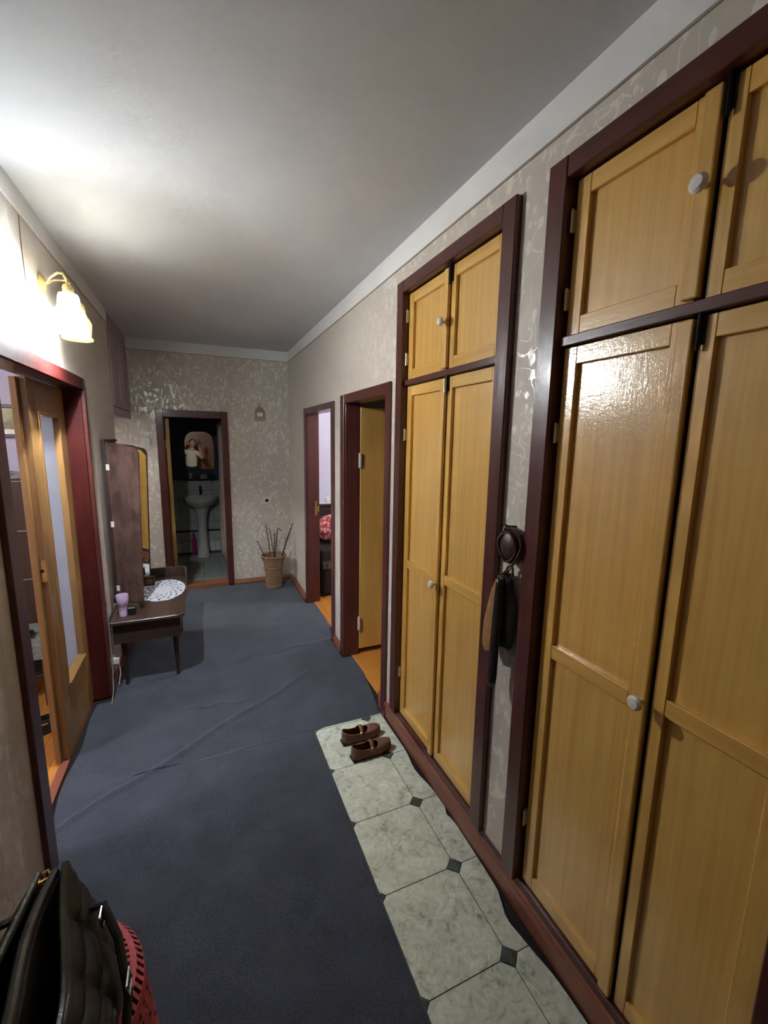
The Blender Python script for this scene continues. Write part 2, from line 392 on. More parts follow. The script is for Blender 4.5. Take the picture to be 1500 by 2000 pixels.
struct('ceiling', B(-3.7, 4.1, YB-0.1, 7.2, ZC, ZC+0.1), 'ceiling_white', 'white painted hallway ceiling', cat='ceiling')
struct('floor', B(-3.7, 4.1, YB-0.1, 7.2, -0.12, -0.01), 'dark_gap', 'bare subfloor under the carpet and parquet', cat='floor')
# painted band under the ceiling, with the paper border line below it
def cornice(name, mb, mb2, label):
    o = struct(name, mb, 'cornice_white', label, cat='trim'); obj('border_line', mb2, 'seam_brown', o)
cornice('trim_1', B(XR-0.006, XR, YB, YF, 2.565, ZC), B(XR-0.004, XR, YB, YF, 2.560, 2.565), 'white painted band along the right wall under the ceiling')
cornice('trim_2', B(XL, XL+0.006, YB, 4.15, 2.575, ZC), B(XL, XL+0.004, YB, 4.15, 2.571, 2.575), 'white painted band along the left wall under the ceiling')
cornice('trim_3', B(XL, XR-0.006, YF-0.006, YF, 2.565, ZC), B(XL, XR-0.006, YF-0.004, YF, 2.560, 2.565), 'white painted band along the far wall under the ceiling')
struct('trim_4', MB().tube([(XL+0.0015, 2.33, 2.03), (XL+0.0015, 2.335, 2.25), (XL+0.0015, 2.325, 2.45), (XL+0.0015, 2.33, 2.575)], 0.0022, 5), 'seam_brown',
       'dark open seam between wallpaper strips above the left doorway', cat='seam')
# baseboards
def skirt(name, poly, axis, a, b, mat, label):
    return struct(name, MB().prism(poly, axis, a, b), mat, label, 0.002, cat='baseboard')
skirt('baseboard_right', [(XR-0.03, 0), (XR, 0), (XR, 0.06), (XR-0.008, 0.06), (XR-0.022, 0.045), (XR-0.03, 0.02)], 'y', 4.335, YF, 'skirting_brown', 'brown wooden baseboard of the right wall behind the wicker basket')
skirt('baseboard_far', [(YF-0.03, 0), (YF, 0), (YF, 0.055), (YF-0.008, 0.055), (YF-0.022, 0.04), (YF-0.03, 0.02)], 'x', 0.312, XR-0.03, 'skirting_brown_x', 'brown wooden baseboard of the far wall between door and basket')
skirt('baseboard_passage', [(YF-0.03, 0), (YF, 0), (YF, 0.055), (YF-0.008, 0.055), (YF-0.022, 0.04), (YF-0.03, 0.02)], 'x', -2.6, -0.395, 'skirting_brown_x', 'brown wooden baseboard of the far wall left of the bathroom door')
skirt('baseboard_pier', [(XR-0.022, 0), (XR, 0), (XR, 0.07), (XR-0.006, 0.07), (XR-0.018, 0.05)], 'y', 3.12, 3.30, 'skirting_brown', 'short reddish baseboard between the two right doorways')
skirt('baseboard_left', [(XL, 0), (XL+0.022, 0), (XL+0.018, 0.05), (XL+0.006, 0.06), (XL, 0.06)], 'y', 3.14, 4.15, 'skirting_brown', 'brown baseboard of the left wall behind the vanity')
# moulded plinth below the built-in wardrobes
pl = sempty('baseboard_plinth', 'reddish brown moulded plinth running under both built-in wardrobes', 'plinth', (0.98, 1.1, 0))
obj('front_board', MB().prism([(0.985, 0), (1.04, 0), (1.04, 0.088), (0.982, 0.088), (0.981, 0.07)], 'y', YB, 2.33), 'skirting_brown', pl, 0.002)
obj('moulding', MB().prism([(0.975, 0.089), (0.990, 0.086), (1.03, 0.11), (0.986, 0.118), (0.977, 0.108)], 'y', YB, 2.328), 'skirting_brown', pl, 0.003)
obj('step_board', MB().prism([(0.984, 0.112), (1.05, 0.112), (1.05, 0.142), (0.988, 0.142)], 'y', YB, 2.14), 'maroon_y', pl, 0.002)

# ------------------------------------------------------------------ carpet with ridges
def carpet():
    ys = sorted(set([round(YB+0.012*i, 3) for i in range(int((YF-YB)/0.012)+1)] + [2.262, 2.2625]))
    ys = [y for y in ys if y <= YF-0.035] + [YF-0.033]
    N = 120
    def xl(y):
        if y < 1.80: return XL+0.002
        if y < 1.9: return XL+0.002 - 0.05*(y-1.8)/0.1
        if y < 3.02: return XL-0.048 - 0.035*math.sin((y-1.9)*2.6)*(0.6+0.4*math.sin(y*9))
        if y < 3.14: return XL+0.024
        if y < 4.16: return XL+0.024
        return -2.55
    def xr(y):
        if y <= 2.262: return 0.548 + 0.003*math.sin(y*7)
        if y < 2.34: return 0.978
        if y < 3.03: return 0.985 + 0.10*(y-2.34)/0.69
        if y < 3.37: return XR-0.024
        if y < 4.25: return 0.99 + 0.13*(y-3.37)/0.88 + 0.006*math.sin(y*23)
        return XR-0.031
    creases = [((-0.66, 2.03), (0.655, 2.90), 0.013, 0.014), ((-0.15, 2.76), (0.22, 2.72), 0.006, 0.012), ((0.25, 3.30), (0.95, 3.36), 0.009, 0.02), ((-0.6, 3.05), (0.2, 2.9), 0.004, 0.05)]
    def h(x, y):
        z = 0.0015*math.sin(x*9+y*4)*math.sin(y*6)
        for (ax, ay), (bx, by), amp, wd in creases:
            dx, dy = bx-ax, by-ay; L2 = dx*dx+dy*dy; t = ((x-ax)*dx+(y-ay)*dy)/L2
            if -0.05 < t < 1.05:
                wob = 0.012*math.sin(t*14)
                d = abs((x-ax)*dy-(y-ay)*dx)/math.sqrt(L2) if True else 0
                d = ((x-ax)*dy-(y-ay)*dx)/math.sqrt(L2) + wob
                e = min(1, max(0, (t+0.05)/0.1))*min(1, max(0, (1.05-t)/0.1))
                z += amp*e*math.exp(-(d/wd)**2)
        return z
    vs = []; fs = []
    for y in ys:
        a, b = xl(y), xr(y)
        for i in range(N+1):
            x = a+(b-a)*i/N; vs.append((x, y, h(x, y)))
    for j in range(len(ys)-1):
        for i in range(N):
            p = j*(N+1)+i; fs.append((p, p+1, p+N+2, p+N+1))
    mb = MB(); mb.add(vs, fs)
    o = obj('carpet', mb, 'carpet', None, 0, True, angle=80)
    tag(o, 'blue-grey fitted carpet with a long ridge across the hallway', 'carpet')
carpet()

# ------------------------------------------------------------------ linoleum strip with octagon tiles
lino = thing('linoleum_strip', 'pale marbled linoleum offcut with dark corner squares along the wardrobes', 'linoleum', (0.78, 1.2, 0))
LX0, LXM, P0, YE = 0.548, 0.871, 0.3365, 2.262
rows = [2.262 - 0.0] ; row_y = [2.272-0.0]
diam_y = [2.262 - 0.012 - P0*i for i in range(0, 8)]      # centres of the dark squares
def edge_x(y):
    return 0.978 + 0.005*math.sin(y*5.1) - 0.022*max(0, math.sin(y*7.7+0.6))**3 - 0.018*max(0, math.sin(y*13+1))**4*(1 if y < 1.5 else 0)
base = MB(); n = 60
vb = [(LX0-0.002, YE, 0.001)]; 
pts_r = [(edge_x(YE-(YE-YB)*i/n)+0.002, YE-(YE-YB)*i/n) for i in range(n+1)]
base.prism([(LX0-0.003, YB)] + [p for p in pts_r[::-1]] + [(LX0-0.003, YE)], 'z', -0.004, 0.0012)
obj('backing', base, 'lino_green', lino)
G, D, TZ = 0.0016, 0.034, 0.0030      # half joint, half diagonal of the squares, top
def poly_part(name, poly, mat):
    obj(name, MB().prism(poly, 'z', 0.0008, TZ), mat, lino, 0.0004)
for i in range(len(diam_y)-1):
    y1, y0 = diam_y[i], diam_y[i+1]
    # large octagon tiles on the carpet side: their left corner squares are cut in half by the carpet edge
    a, b = LX0+0.001, LXM-G
    dl = 0.020
    poly_part('tile', [(a+dl, y0+G), (b-D, y0+G), (b, y0+D), (b, y1-D), (b-D, y1-G), (a+dl, y1-G), (a, y1-dl), (a, y0+dl)], 'lino_marble')
    # narrow cut tiles along the wardrobes with a torn outer edge
    k = 9; out = [(edge_x(y0+G+(y1-y0-2*G)*j/k), y0+G+(y1-y0-2*G)*j/k) for j in range(k+1)]
    a2 = LXM+G
    poly_part('cut_tile', [(a2+D, y0+G)] + out + [(a2+D, y1-G), (a2, y1-D), (a2, y0+D)], 'lino_marble')
for i, y in enumerate(diam_y):
    q = D-0.004
    if i == 0:
        poly_part('corner_square', [(LXM-q, y), (LXM, y-q), (LXM+q, y), (LXM+0.022, y+0.011), (LXM-0.022, y+0.011)], 'lino_green')
    else:
        poly_part('corner_square', [(LXM-q, y), (LXM, y-q), (LXM+q, y), (LXM, y+q)], 'lino_green')
        poly_part('half_square', [(LX0, y-0.017), (LX0+0.017, y), (LX0, y+0.017)], 'lino_green')
y = diam_y[0]
poly_part('cut_strip', [(LX0+0.03, y+G), (LXM-D, y+G), (LXM-D+0.008, y+0.0115), (LX0+0.05, y+0.0115)], 'lino_marble')
poly_part('cut_strip', [(LXM+D, y+G), (edge_x(y), y+G), (edge_x(y), y+0.0115), (LXM+D-0.008, y+0.0115)], 'lino_marble')

# ------------------------------------------------------------------ built-in wardrobes
CF, DF = 0.965, 1.000      # casing front, door front
def wardrobe(label, y_lo, y_hi, oy_lo, oy_hi, cw, mids, knobs, grp, half=False):
    """y_lo..y_hi outer casing; oy_lo..oy_hi opening; mids=(far leaf near edge, near leaf far edge)"""
    t = thing('built_in_wardrobe', label, 'wardrobe', (1.0, (y_lo+y_hi)/2, 0.14), grp)
    zt, zb, zo = 2.477, 0.135, 2.42
    obj('casing_post', B(CF, 1.03, y_hi-cw, y_hi, zb, zt), 'maroon', t, 0.003)
    obj('casing_post', B(CF, 1.03, y_lo, y_lo+cw, zb, zt), 'maroon', t, 0.003)
    obj('casing_head', B(CF+0.001, 1.03, y_lo+cw, y_hi-cw, zo, zt), 'maroon_y', t, 0.003)
    obj('transom', B(0.985, 1.03, oy_lo, oy_hi, 1.976, 2.003), 'maroon_y', t, 0.002)
    obj('carcass', B(1.034, 1.075, oy_lo-0.03, oy_hi+0.03, 0.13, 2.44), 'dark_gap', t)  # near-black slab, its colour stands in for the shade inside the wardrobe
    fa, na = mids
    def leaf(y0, y1, z0, z1, rails, kn, hinge_side, strip):
        # door: stiles and rails proud of a recessed panel
        d = obj('door', B(DF+0.0185, DF+0.028, y0, y1, z0, z1), 'oak_paint', t)
        sw, rw = 0.045, 0.048
        # wide stile on the meeting edge
        mw = 0.042
        s0 = sw if hinge_side == 'lo' else mw; s1 = sw if hinge_side == 'hi' else 0.032
        obj('stile', B(DF, DF+0.019, y0, y0+s0, z0, z1), 'oak_paint', d, 0.0015)
        obj('stile', B(DF, DF+0.019, y1-s1, y1, z0, z1), 'oak_paint', d, 0.0015)
        obj('rail', B(DF+0.0004, DF+0.019, y0+s0, y1-s1, z1-rw, z1), 'oak_paint_y', d, 0.0015)
        obj('rail', B(DF+0.0004, DF+0.019, y0+s0, y1-s1, z0, z0+rw), 'oak_paint_y', d, 0.0015)
        for zr in rails: obj('rail', B(DF+0.0004, DF+0.019, y0+s0, y1-s1, zr-0.022, zr+0.022), 'oak_paint_y', d, 0.0015)
        obj('panel', B(DF+0.0140, DF+0.0188, y0+s0-0.001, y1-s1+0.001, z0+rw-0.001, z1-rw+0.001), 'oak_paint', d)
        if strip:  # overlapping astragal strip on the far leaf
            obj('cover_strip', B(DF-0.014, DF+0.003, y0-0.014, y0+0.022, z0+0.004, z1-0.004), 'oak_paint', d, 0.004, seg=2)
        if kn is not None:
            kb = MB().lathe([(0.006, 0), (0.006, 0.012), (0.012, 0.018), (0.0185, 0.024), (0.0185, 0.030), (0.013, 0.036), (0.001, 0.0375)], (0, 0, 0), 28)
            kb.xf(Matrix.Translation((DF-0.014, y0-0.006, kn)) @ Matrix.Rotation(R(-90), 4, 'Y'))
            tag(obj('knob', kb, 'white_ceramic', d, 0, True), 'white round ceramic knob')
        return d
    mz = 1.065
    d1 = leaf(fa, oy_hi-0.008, 2.006, 2.414, [], knobs[0], 'hi', True)
    d2 = leaf(oy_lo+0.008, na, 2.006, 2.414, [], None, 'lo', False)
    d3 = leaf(fa, oy_hi-0.008, 0.146, 1.972, [mz-0.02], knobs[1], 'hi', True)
    d4 = leaf(oy_lo+0.008, na, 0.146, 1.972, [mz+0.01], None, 'lo', False)
    for d, zs in ((d1, (2.105, 2.31)), (d3, (0.40, 1.73))):
        for z in zs:
            hb = MB().box(DF-0.012, DF+0.006, oy_hi-0.010, oy_hi-0.001, z-0.028, z+0.028)
            hb.tube([(DF-0.012, oy_hi-0.008, z-0.03), (DF-0.012, oy_hi-0.008, z+0.03)], 0.004, 8)
            obj('hinge', hb, 'hinge_metal', d)
    for d, z in ((d2, 2.385), (d4, 1.945)):
        lb = MB().box(DF-0.007, DF, na-0.012, na+0.004, z-0.032, z+0.032); lb.tube([(DF-0.010, na-0.004, z-0.045), (DF-0.010, na-0.004, z+0.036)], 0.0045, 8)
        lb.box(DF-0.013, DF-0.004, na-0.009, na+0.001, z+0.036, z+0.043)
        tag(obj('latch', lb, 'black_metal', d), 'black sliding bolt')
    return t
wardrobe('yellow wood-grained built-in wardrobe in the middle of the right wall', 1.222, 2.120, 1.292, 2.052, 0.068, (1.672, 1.650), (2.196, 1.045), 'built-in wardrobes')
wardrobe('yellow wood-grained built-in wardrobe nearest the viewer at the right edge', 0.265, 1.083, 0.333, 1.013, 0.068, (0.650, 0.628), (2.225, 1.070), 'built-in wardrobes')

# ------------------------------------------------------------------ doorways on the right
def casing_y(parent, y0, y1, c0, c1, zt, zo, xf=0.975, xb=1.10, z0=0.0, mat='maroon'):
    """y0..y1 outer, c0/c1 widths near / far"""
    obj('casing_post', B(xf, XR+0.001, y0, y0+c0, z0, zt), mat, parent, 0.003)
    obj('casing_post', B(xf, XR+0.001, y1-c1, y1, z0, zt), mat, parent, 0.003)
    obj('casing_head', B(xf+0.001, XR+0.001, y0+c0, y1-c1, zo, zt), 'maroon_y', parent, 0.003)
    obj('jamb', B(XR, xb, y1-c1-0.004, y1-c1+0.03, z0, zo+0.02), mat, parent, 0.002)
    obj('jamb', B(XR, xb, y0+c0-0.03, y0+c0+0.004, z0, zo+0.02), mat, parent, 0.002)
    obj('head_jamb', B(XR, xb, y0+c0, y1-c1, zo+0.0, zo+0.03), 'maroon_y', parent, 0.002)
dB = sempty('door_1', 'maroon doorway with a yellow door standing open into the room, beside the middle wardrobe', 'door', (1.03, 2.66, 0))
casing_y(dB, 2.213, 3.118, 0.066, 0.085, 2.018, 1.957)
lf = MB().box(0, 0.72, -0.02, 0.02, 0.05, 1.935).xf(Matrix.Translation((1.104, 3.045, 0)) @ Matrix.Rotation(R(0.5), 4, 'Z'))
leafB = obj('leaf', lf, 'door_leaf', dB, 0.003)
for z in (0.27, 1.55):
    obj('hinge', MB().box(1.094, 1.106, 3.012, 3.026, z-0.05, z+0.05).tube([(1.094, 3.017, z-0.055), (1.094, 3.017, z+0.055)], 0.006, 8), 'white_plastic', leafB)
dA = sempty('door_2', 'narrow-looking maroon doorway nearest the far corner, open to the lavender room', 'door', (1.03, 3.82, 0))
casing_y(dA, 3.300, 4.335, 0.072, 0.078, 1.996, 1.943, xb=1.11)
obj('strike_plate', MB().box(1.060, 1.085, 4.247, 4.2535, 0.93, 1.08).box(1.088, 1.107, 4.247, 4.254, 0.97, 1.03), 'brass', dA)

# ------------------------------------------------------------------ bathroom doorway
dC = sempty('door_3', 'dark maroon bathroom doorway in the far wall', 'door', (-0.04, 5.17, 0))
yo = YF-0.018
obj('casing_post', B(-0.395, -0.328, yo, YF+0.001, 0, 1.979), 'maroon', dC, 0.003)
obj('casing_post', B(0.248, 0.312, yo, YF+0.001, 0, 1.979), 'maroon', dC, 0.003)
obj('casing_head', B(-0.328, 0.248, yo+0.001, YF+0.001, 1.905, 1.979), 'maroon_x', dC, 0.003)
obj('jamb', B(-0.365, -0.325, YF, YF+0.11, 0, 1.94), 'maroon', dC); obj('jamb', B(0.245, 0.285, YF, YF+0.11, 0, 1.94), 'maroon', dC)
obj('head_jamb', B(-0.33, 0.25, YF, YF+0.11, 1.905, 1.945), 'maroon_x', dC)
obj('threshold', B(-0.33, 0.25, yo-0.01, YF+0.12, -0.005, 0.045), 'skirting_brown_x', dC, 0.004)
lc = MB().box(-0.02, 0.02, 0, 0.58, 0.06, 1.895).xf(Matrix.Translation((-0.300, YF+0.115, 0)) @ Matrix.Rotation(R(4), 4, 'Z'))
leafC = obj('leaf', lc, 'door_leaf', dC, 0.003)
for z in (0.4, 1.62): obj('hinge', B(-0.334, -0.318, YF+0.098, YF+0.114, z-0.05, z+0.05), 'hinge_metal', leafC)

# ------------------------------------------------------------------ wide doorway on the left with a glazed leaf
dL = sempty('door_4', 'wide doorway in the left wall with one yellow frosted-glass leaf closed', 'door', (-0.68, 2.45, 0))
xo = XL+0.020
obj('casing_post', B(XL-0.001, xo, 1.780, 1.866, 0, 2.03), 'maroon', dL, 0.003)
obj('casing_post', B(XL-0.001, xo, 3.092, 3.135, 0, 2.03), 'maroon', dL, 0.003)
obj('casing_head', B(XL-0.001, xo-0.001, 1.866, 3.092, 1.962, 2.03), 'red_jamb', dL, 0.003)
tag(obj('jamb', B(-0.745, XL+0.001, 3.078, 3.10, 0, 1.99), 'red_jamb', dL), 'red painted door jamb')
obj('jamb', B(-0.745, XL, 1.83, 1.87, 0, 1.99), 'maroon', dL)
obj('head_jamb', B(-0.745, XL, 1.87, 3.078, 1.968, 1.99), 'maroon_y', dL)
obj('threshold', B(-0.745, -0.705, 1.87, 3.06, -0.01, 0.012), 'skirting_brown', dL)
lx0, lx1 = -0.750, -0.705
leafL = obj('leaf', MB().box(lx0, lx1, 2.500, 2.595, 0.015, 1.960).box(lx0, lx1, 2.955, 3.076, 0.015, 1.960)
            .box(lx0, lx1, 2.595, 2.955, 1.815, 1.960).box(lx0, lx1, 2.595, 2.955, 0.015, 0.375), 'left_leaf', dL, 0.003)
obj('meeting_strip', B(lx0-0.012, lx0+0.014, 2.476, 2.5005, 0.02, 1.955), 'left_leaf', leafL, 0.002)
gm = MB()
for (y0, y1, z0, z1) in ((2.590, 2.618, 0.372, 1.818), (2.930, 2.958, 0.372, 1.818), (2.618, 2.930, 1.79, 1.818)):
    gm.box(lx1-0.028, lx1+0.007, y0, y1, z0, z1)
obj('glazing_bead', gm, 'left_leaf', leafL, 0.003)
obj('sill_bead', MB().prism([(lx1-0.028, 0.372), (lx1+0.016, 0.372), (lx1+0.016, 0.392), (lx1-0.028, 0.405)], 'y', 2.60, 2.95), 'left_leaf', leafL, 0.002)
tag(obj('pane', B(lx0+0.016, lx0+0.021, 2.60, 2.95, 0.38, 1.81), 'frosted_glass', leafL), 'tall frosted glass pane')
lk = MB().box(lx0+0.004, lx1-0.004, 2.4975, 2.501, 0.99, 1.10)
lockL = obj('lock_plate', lk, 'brass', leafL); 
kh = MB().lathe([(0.001, 0), (0.009, 0), (0.009, 0.003), (0.001, 0.0031)], (0, 0, 0), 12).xf(Matrix.Translation((-0.7275, 2.4975, 1.045)) @ Matrix.Rotation(R(90), 4, 'X'))
obj('keyhole', kh, 'dark_gap', lockL)

# ------------------------------------------------------------------ overhead cupboard above the side passage
an = thing('overhead_cupboard', 'dark wooden overhead cupboard under the ceiling at the far left corner', 'cupboard', (-0.9, 4.63, 1.88))
obj('carcass', MB().box(-1.25, -0.64, 4.15, 5.14, 1.875, 1.895).box(-1.25, -1.23, 4.15, 5.14, 1.895, 2.66).box(-1.23, -0.645, 4.151, 4.170, 1.895, 2.66), 'antresol', an)
obj('frame', MB().box(-0.64, -0.618, 4.15, 5.145, 1.868, 1.94).box(-0.64, -0.618, 4.15, 4.19, 1.94, 2.665).box(-0.64, -0.618, 5.105, 5.145, 1.94, 2.665).box(-0.64, -0.618, 4.19, 5.105, 2.625, 2.665), 'antresol', an, 0.003)
for y0, y1 in ((4.195, 4.645), (4.652, 5.10)):
    d = obj('door', B(-0.636, -0.624, y0, y1, 1.945, 2.62), 'antresol', an)
    obj('frame_moulding', MB().box(-0.625, -0.612, y0, y0+0.05, 1.945, 2.62).box(-0.625, -0.612, y1-0.05, y1, 1.945, 2.62).box(-0.625, -0.612, y0+0.05, y1-0.05, 1.945, 2.0).box(-0.625, -0.612, y0+0.05, y1-0.05, 2.565, 2.62), 'antresol', d, 0.002)
wp = struct('wall_passage', MB().box(-2.7, -2.6, 4.0, YF, 0, ZC).box(-2.6, -0.74, 4.1, 4.15, 0, ZC), 'plaster', 'plain walls of the side passage under the overhead cupboard', cat='wall')

# ------------------------------------------------------------------ wall sconce
sc = thing('wall_sconce', 'two-armed gold wall lamp with one lit and one unlit ribbed shade', 'lamp', (XL, 2.53, 2.36))
SH = [(-0.498, 2.432), (-0.505, 2.572)]; ZS = 2.150
obj('back_plate', MB().lathe([(0.001, 0), (0.040, 0), (0.042, 0.006), (0.030, 0.016), (0.012, 0.022), (0.001, 0.023)], (0, 0, 0), 24).xf(Matrix.Translation((XL, 2.53, 2.375)) @ Matrix.Rotation(R(90), 4, 'Y')), 'gold_paint', sc, 0, True)
pro = [(0.060, 0.0), (0.0635, 0.002), (0.0635, 0.010), (0.056, 0.018)] + [(0.0562+0.0058*k/10+(0.0012 if k % 2 else -0.0006), 0.022+0.0058*k) for k in range(11)] + [(0.055, 0.098), (0.046, 0.112), (0.044, 0.118), (0.040, 0.155), (0.036, 0.166), (0.014, 0.172)]
inn = [(0.012, 0.168), (0.034, 0.162), (0.037, 0.153), (0.041, 0.118), (0.043, 0.110), (0.052, 0.096), (0.0565, 0.075), (0.053, 0.02), (0.057, 0.0)]
def shade_xf(cx, cy): return Matrix.Translation((cx, cy, ZS+0.17)) @ Matrix.Rotation(R(TILT_X), 4, 'X') @ Matrix.Rotation(R(TILT_Y), 4, 'Y') @ Matrix.Translation((0, 0, -0.17))
TILT_X, TILT_Y = 0.0, 0.0
for k, (cx, cy) in enumerate(SH):
    dy = 1 if cy > 2.53 else -1
    path = [(XL+0.02, 2.53, 2.375), (XL+0.045, 2.53+0.02*dy, 2.40), (XL+0.08, 2.53+0.05*dy, 2.415), (cx-0.015, cy-0.015*dy, 2.405), (cx, cy, 2.375), (cx, cy, ZS+0.165)]
    arm = obj('arm', MB().tube(path, 0.0055, 10), 'gold_paint', sc, 0, True)
    obj('socket_cap', MB().lathe([(0.001, 0.21), (0.014, 0.207), (0.020, 0.195), (0.020, 0.172), (0.001, 0.171)], (cx, cy, ZS), 18), 'gold_paint', arm, 0, True)
    sh = MB().lathe(pro + inn, (0, 0, 0), 48, closed=True, fn=None).xf(shade_xf(cx, cy))
    o = obj('shade', sh, 'lit_shade' if k == 0 else 'cream_shade', sc, 0, True)
    tag(o, 'glowing white lampshade' if k == 0 else 'unlit cream lampshade')
    bl = MB().lathe([(0.001, 0.06), (0.018, 0.066), (0.027, 0.085), (0.026, 0.105), (0.014, 0.13), (0.012, 0.165), (0.001, 0.166)], (0, 0, 0), 16).xf(shade_xf(cx, cy))
    if k: obj('bulb', bl, 'white_plastic', sc, 0, True)
    else:
        ld = bpy.data.lights.new('bulb_light', 'POINT'); ld.energy = BULB_W; ld.color = LAMP_COL; ld.shadow_soft_size = 0.014
        lo = bpy.data.objects.new('bulb_light', ld); COL.objects.link(lo)
        lo.parent = sc; lo.location = (shade_xf(cx, cy) @ Vector((-0.014, -0.033, 0.050))) - Vector(sc.location)

# ------------------------------------------------------------------ vanity with three-part mirror
va = thing('vanity_table', 'low dark worn wooden vanity table with tapered legs against the left wall', 'vanity', (-0.38, 3.6, 0))
VX0, VX1, VY0, VY1, VZ = -0.592, -0.145, 3.125, 4.09, 0.492
def rrect(x0, x1, y0, y1, r, n=5, corners=(1, 1, 1, 1)):
    out = []
    for (cx, cy, a0, k) in ((x1-r, y0+r, -90, corners[0]), (x1-r, y1-r, 0, corners[1]), (x0+r, y1-r, 90, corners[2]), (x0+r, y0+r, 180, corners[3])):
        if k:
            for i in range(n+1):
                a = R(a0+90*i/n); out.append((cx+r*math.cos(a), cy+r*math.sin(a)))
        else:
            sx = 1 if cx > (x0+x1)/2 else -1; sy = 1 if cy > (y0+y1)/2 else -1
            out.append((cx+r*sx, cy+r*sy))
    return out
obj('table_top', MB().prism(rrect(VX0, VX1, VY0, VY1, 0.05, 5, (1, 1, 0, 0)), 'z', VZ-0.022, VZ), 'walnut', va, 0.003)
obj('apron', MB().box(VX0+0.01, VX1-0.03, VY0+0.03, VY0+0.05, VZ-0.165, VZ-0.022).box(VX0+0.01, VX1-0.03, VY1-0.05, VY1-0.03, VZ-0.165, VZ-0.022).box(VX0+0.01, VX0+0.03, VY0+0.05, VY1-0.05, VZ-0.165, VZ-0.022), 'dark_wood', va, 0.002)
obj('bottom_panel', B(VX0+0.03, VX1-0.035, VY0+0.05, VY1-0.05, VZ-0.165, VZ-0.15), 'dark_wood', va)
for i in range(2):
    y0 = VY0+0.055+i*0.43
    d = obj('drawer', B(VX1-0.045, VX1-0.03, y0, y0+0.42, VZ-0.155, VZ-0.028), 'walnut', va, 0.002)
    obj('knob', MB().ell((VX1-0.022, y0+0.21, VZ-0.09), 0.010, 0.012, 0.012), 'brass', d, 0, True)
for (lx, ly) in ((VX0+0.06, VY0+0.09), (VX1-0.07, VY0+0.11), (VX0+0.06, VY1-0.09), (VX1-0.07, VY1-0.11)):
    obj('leg', MB().lathe([(0.010, 0.002), (0.022, VZ-0.165)], (lx, ly, 0), 12), 'dark_wood', va, 0, True)
# low raised gallery at the far end, turning round the corner
ga = MB()
gp = [(VX0+0.02, VY1-0.022)] + [(VX1-0.055+0.045*math.sin(R(a)), VY1-0.067+0.045*math.cos(R(a))) for a in (0, 20, 40, 60, 80, 90)] + [(VX1-0.010, VY1-0.20)]
gq = []
for i, p in enumerate(gp):
    p = Vector((*p, 0)); d = (Vector((*gp[min(i+1, len(gp)-1)], 0)) - Vector((*gp[max(i-1, 0)], 0))).normalized(); nn = Vector((d.y, -d.x, 0))
    gq.append((p, nn))
vs = []; fs = []
for i, (p, nn) in enumerate(gq):
    h = 0.085 if i < len(gq)-2 else (0.06 if i == len(gq)-2 else 0.004)
    for (o_, z) in ((0.008, VZ-0.001), (-0.008, VZ-0.001), (-0.008, VZ+h), (0.008, VZ+h)): vs.append(tuple(p+nn*o_+Vector((0, 0, z))))
for i in range(len(gq)-1):
    for j in range(4): fs.append((4*i+j, 4*i+(j+1) % 4, 4*i+4+(j+1) % 4, 4*i+4+j))
fs += [(3, 2, 1, 0), tuple(range(4*len(gq)-4, 4*len(gq)))]
ga.add(vs, fs); obj('gallery_rail', ga, 'walnut', va, 0.002)

mi = thing('vanity_mirror', 'tall three-part mirror on the vanity seen from its brown back', 'mirror', (-0.58, 3.6, VZ))
MZ0, MZ1 = VZ+0.02, 1.735
def mirror_panel(name, w, hinge, ang, zt, top_round, face):
    """panel in local x from 0..w, y thickness; face=+1 mirror on +y side"""
    T = Matrix.Translation((hinge[0], hinge[1], 0)) @ Matrix.Rotation(R(ang), 4, 'Z')
    r = 0.05
    poly = [(0.0, MZ0), (w*0.80, MZ0)] + [(w-r+r*math.cos(R(a)), zt-0.03-r+r*math.sin(R(a))) for a in (0, 22, 45, 67, 90)] + [(w*0.5, zt-0.012), (0.0, zt)]
    mb = MB().prism(poly, 'y', -0.009, 0.009).xf(T)
    b = obj(name, mb, 'walnut_worn', mi, 0.002)
    pm = [(0.012, MZ0+0.012), (w*0.80-0.012, MZ0+0.012), (w-0.013, zt-0.095), (w-0.05, zt-0.05), (0.012, zt-0.02)]
    obj('mirror_glass', MB().prism(pm, 'y', 0.009*face, 0.014*face).xf(T), 'mirror_glass', b)
    for x, z in ((0.006, MZ0+0.10), (0.006, (MZ0+zt)/2), (0.006, zt-0.17)):
        obj('mirror_clip', MB().box(x-0.010, x+0.012, -0.013, 0.016, z-0.02, z+0.02).xf(T), 'white_plastic', b)
mirror_panel('near_wing', 0.225, (-0.585, 3.500), -25, 1.655, True, 1)
mirror_panel('far_wing', 0.205, (-0.585, 3.985), 19.5, 1.640, True, -1)
cb_ = MB().box(-0.606, -0.588, 3.49, 3.995, MZ0, 1.675)
cbk = obj('centre_panel', cb_, 'dark_wood', mi, 0.002); obj('mirror_glass', B(-0.588, -0.584, 3.505, 3.98, MZ0+0.015, 1.66), 'mirror_glass', cbk)

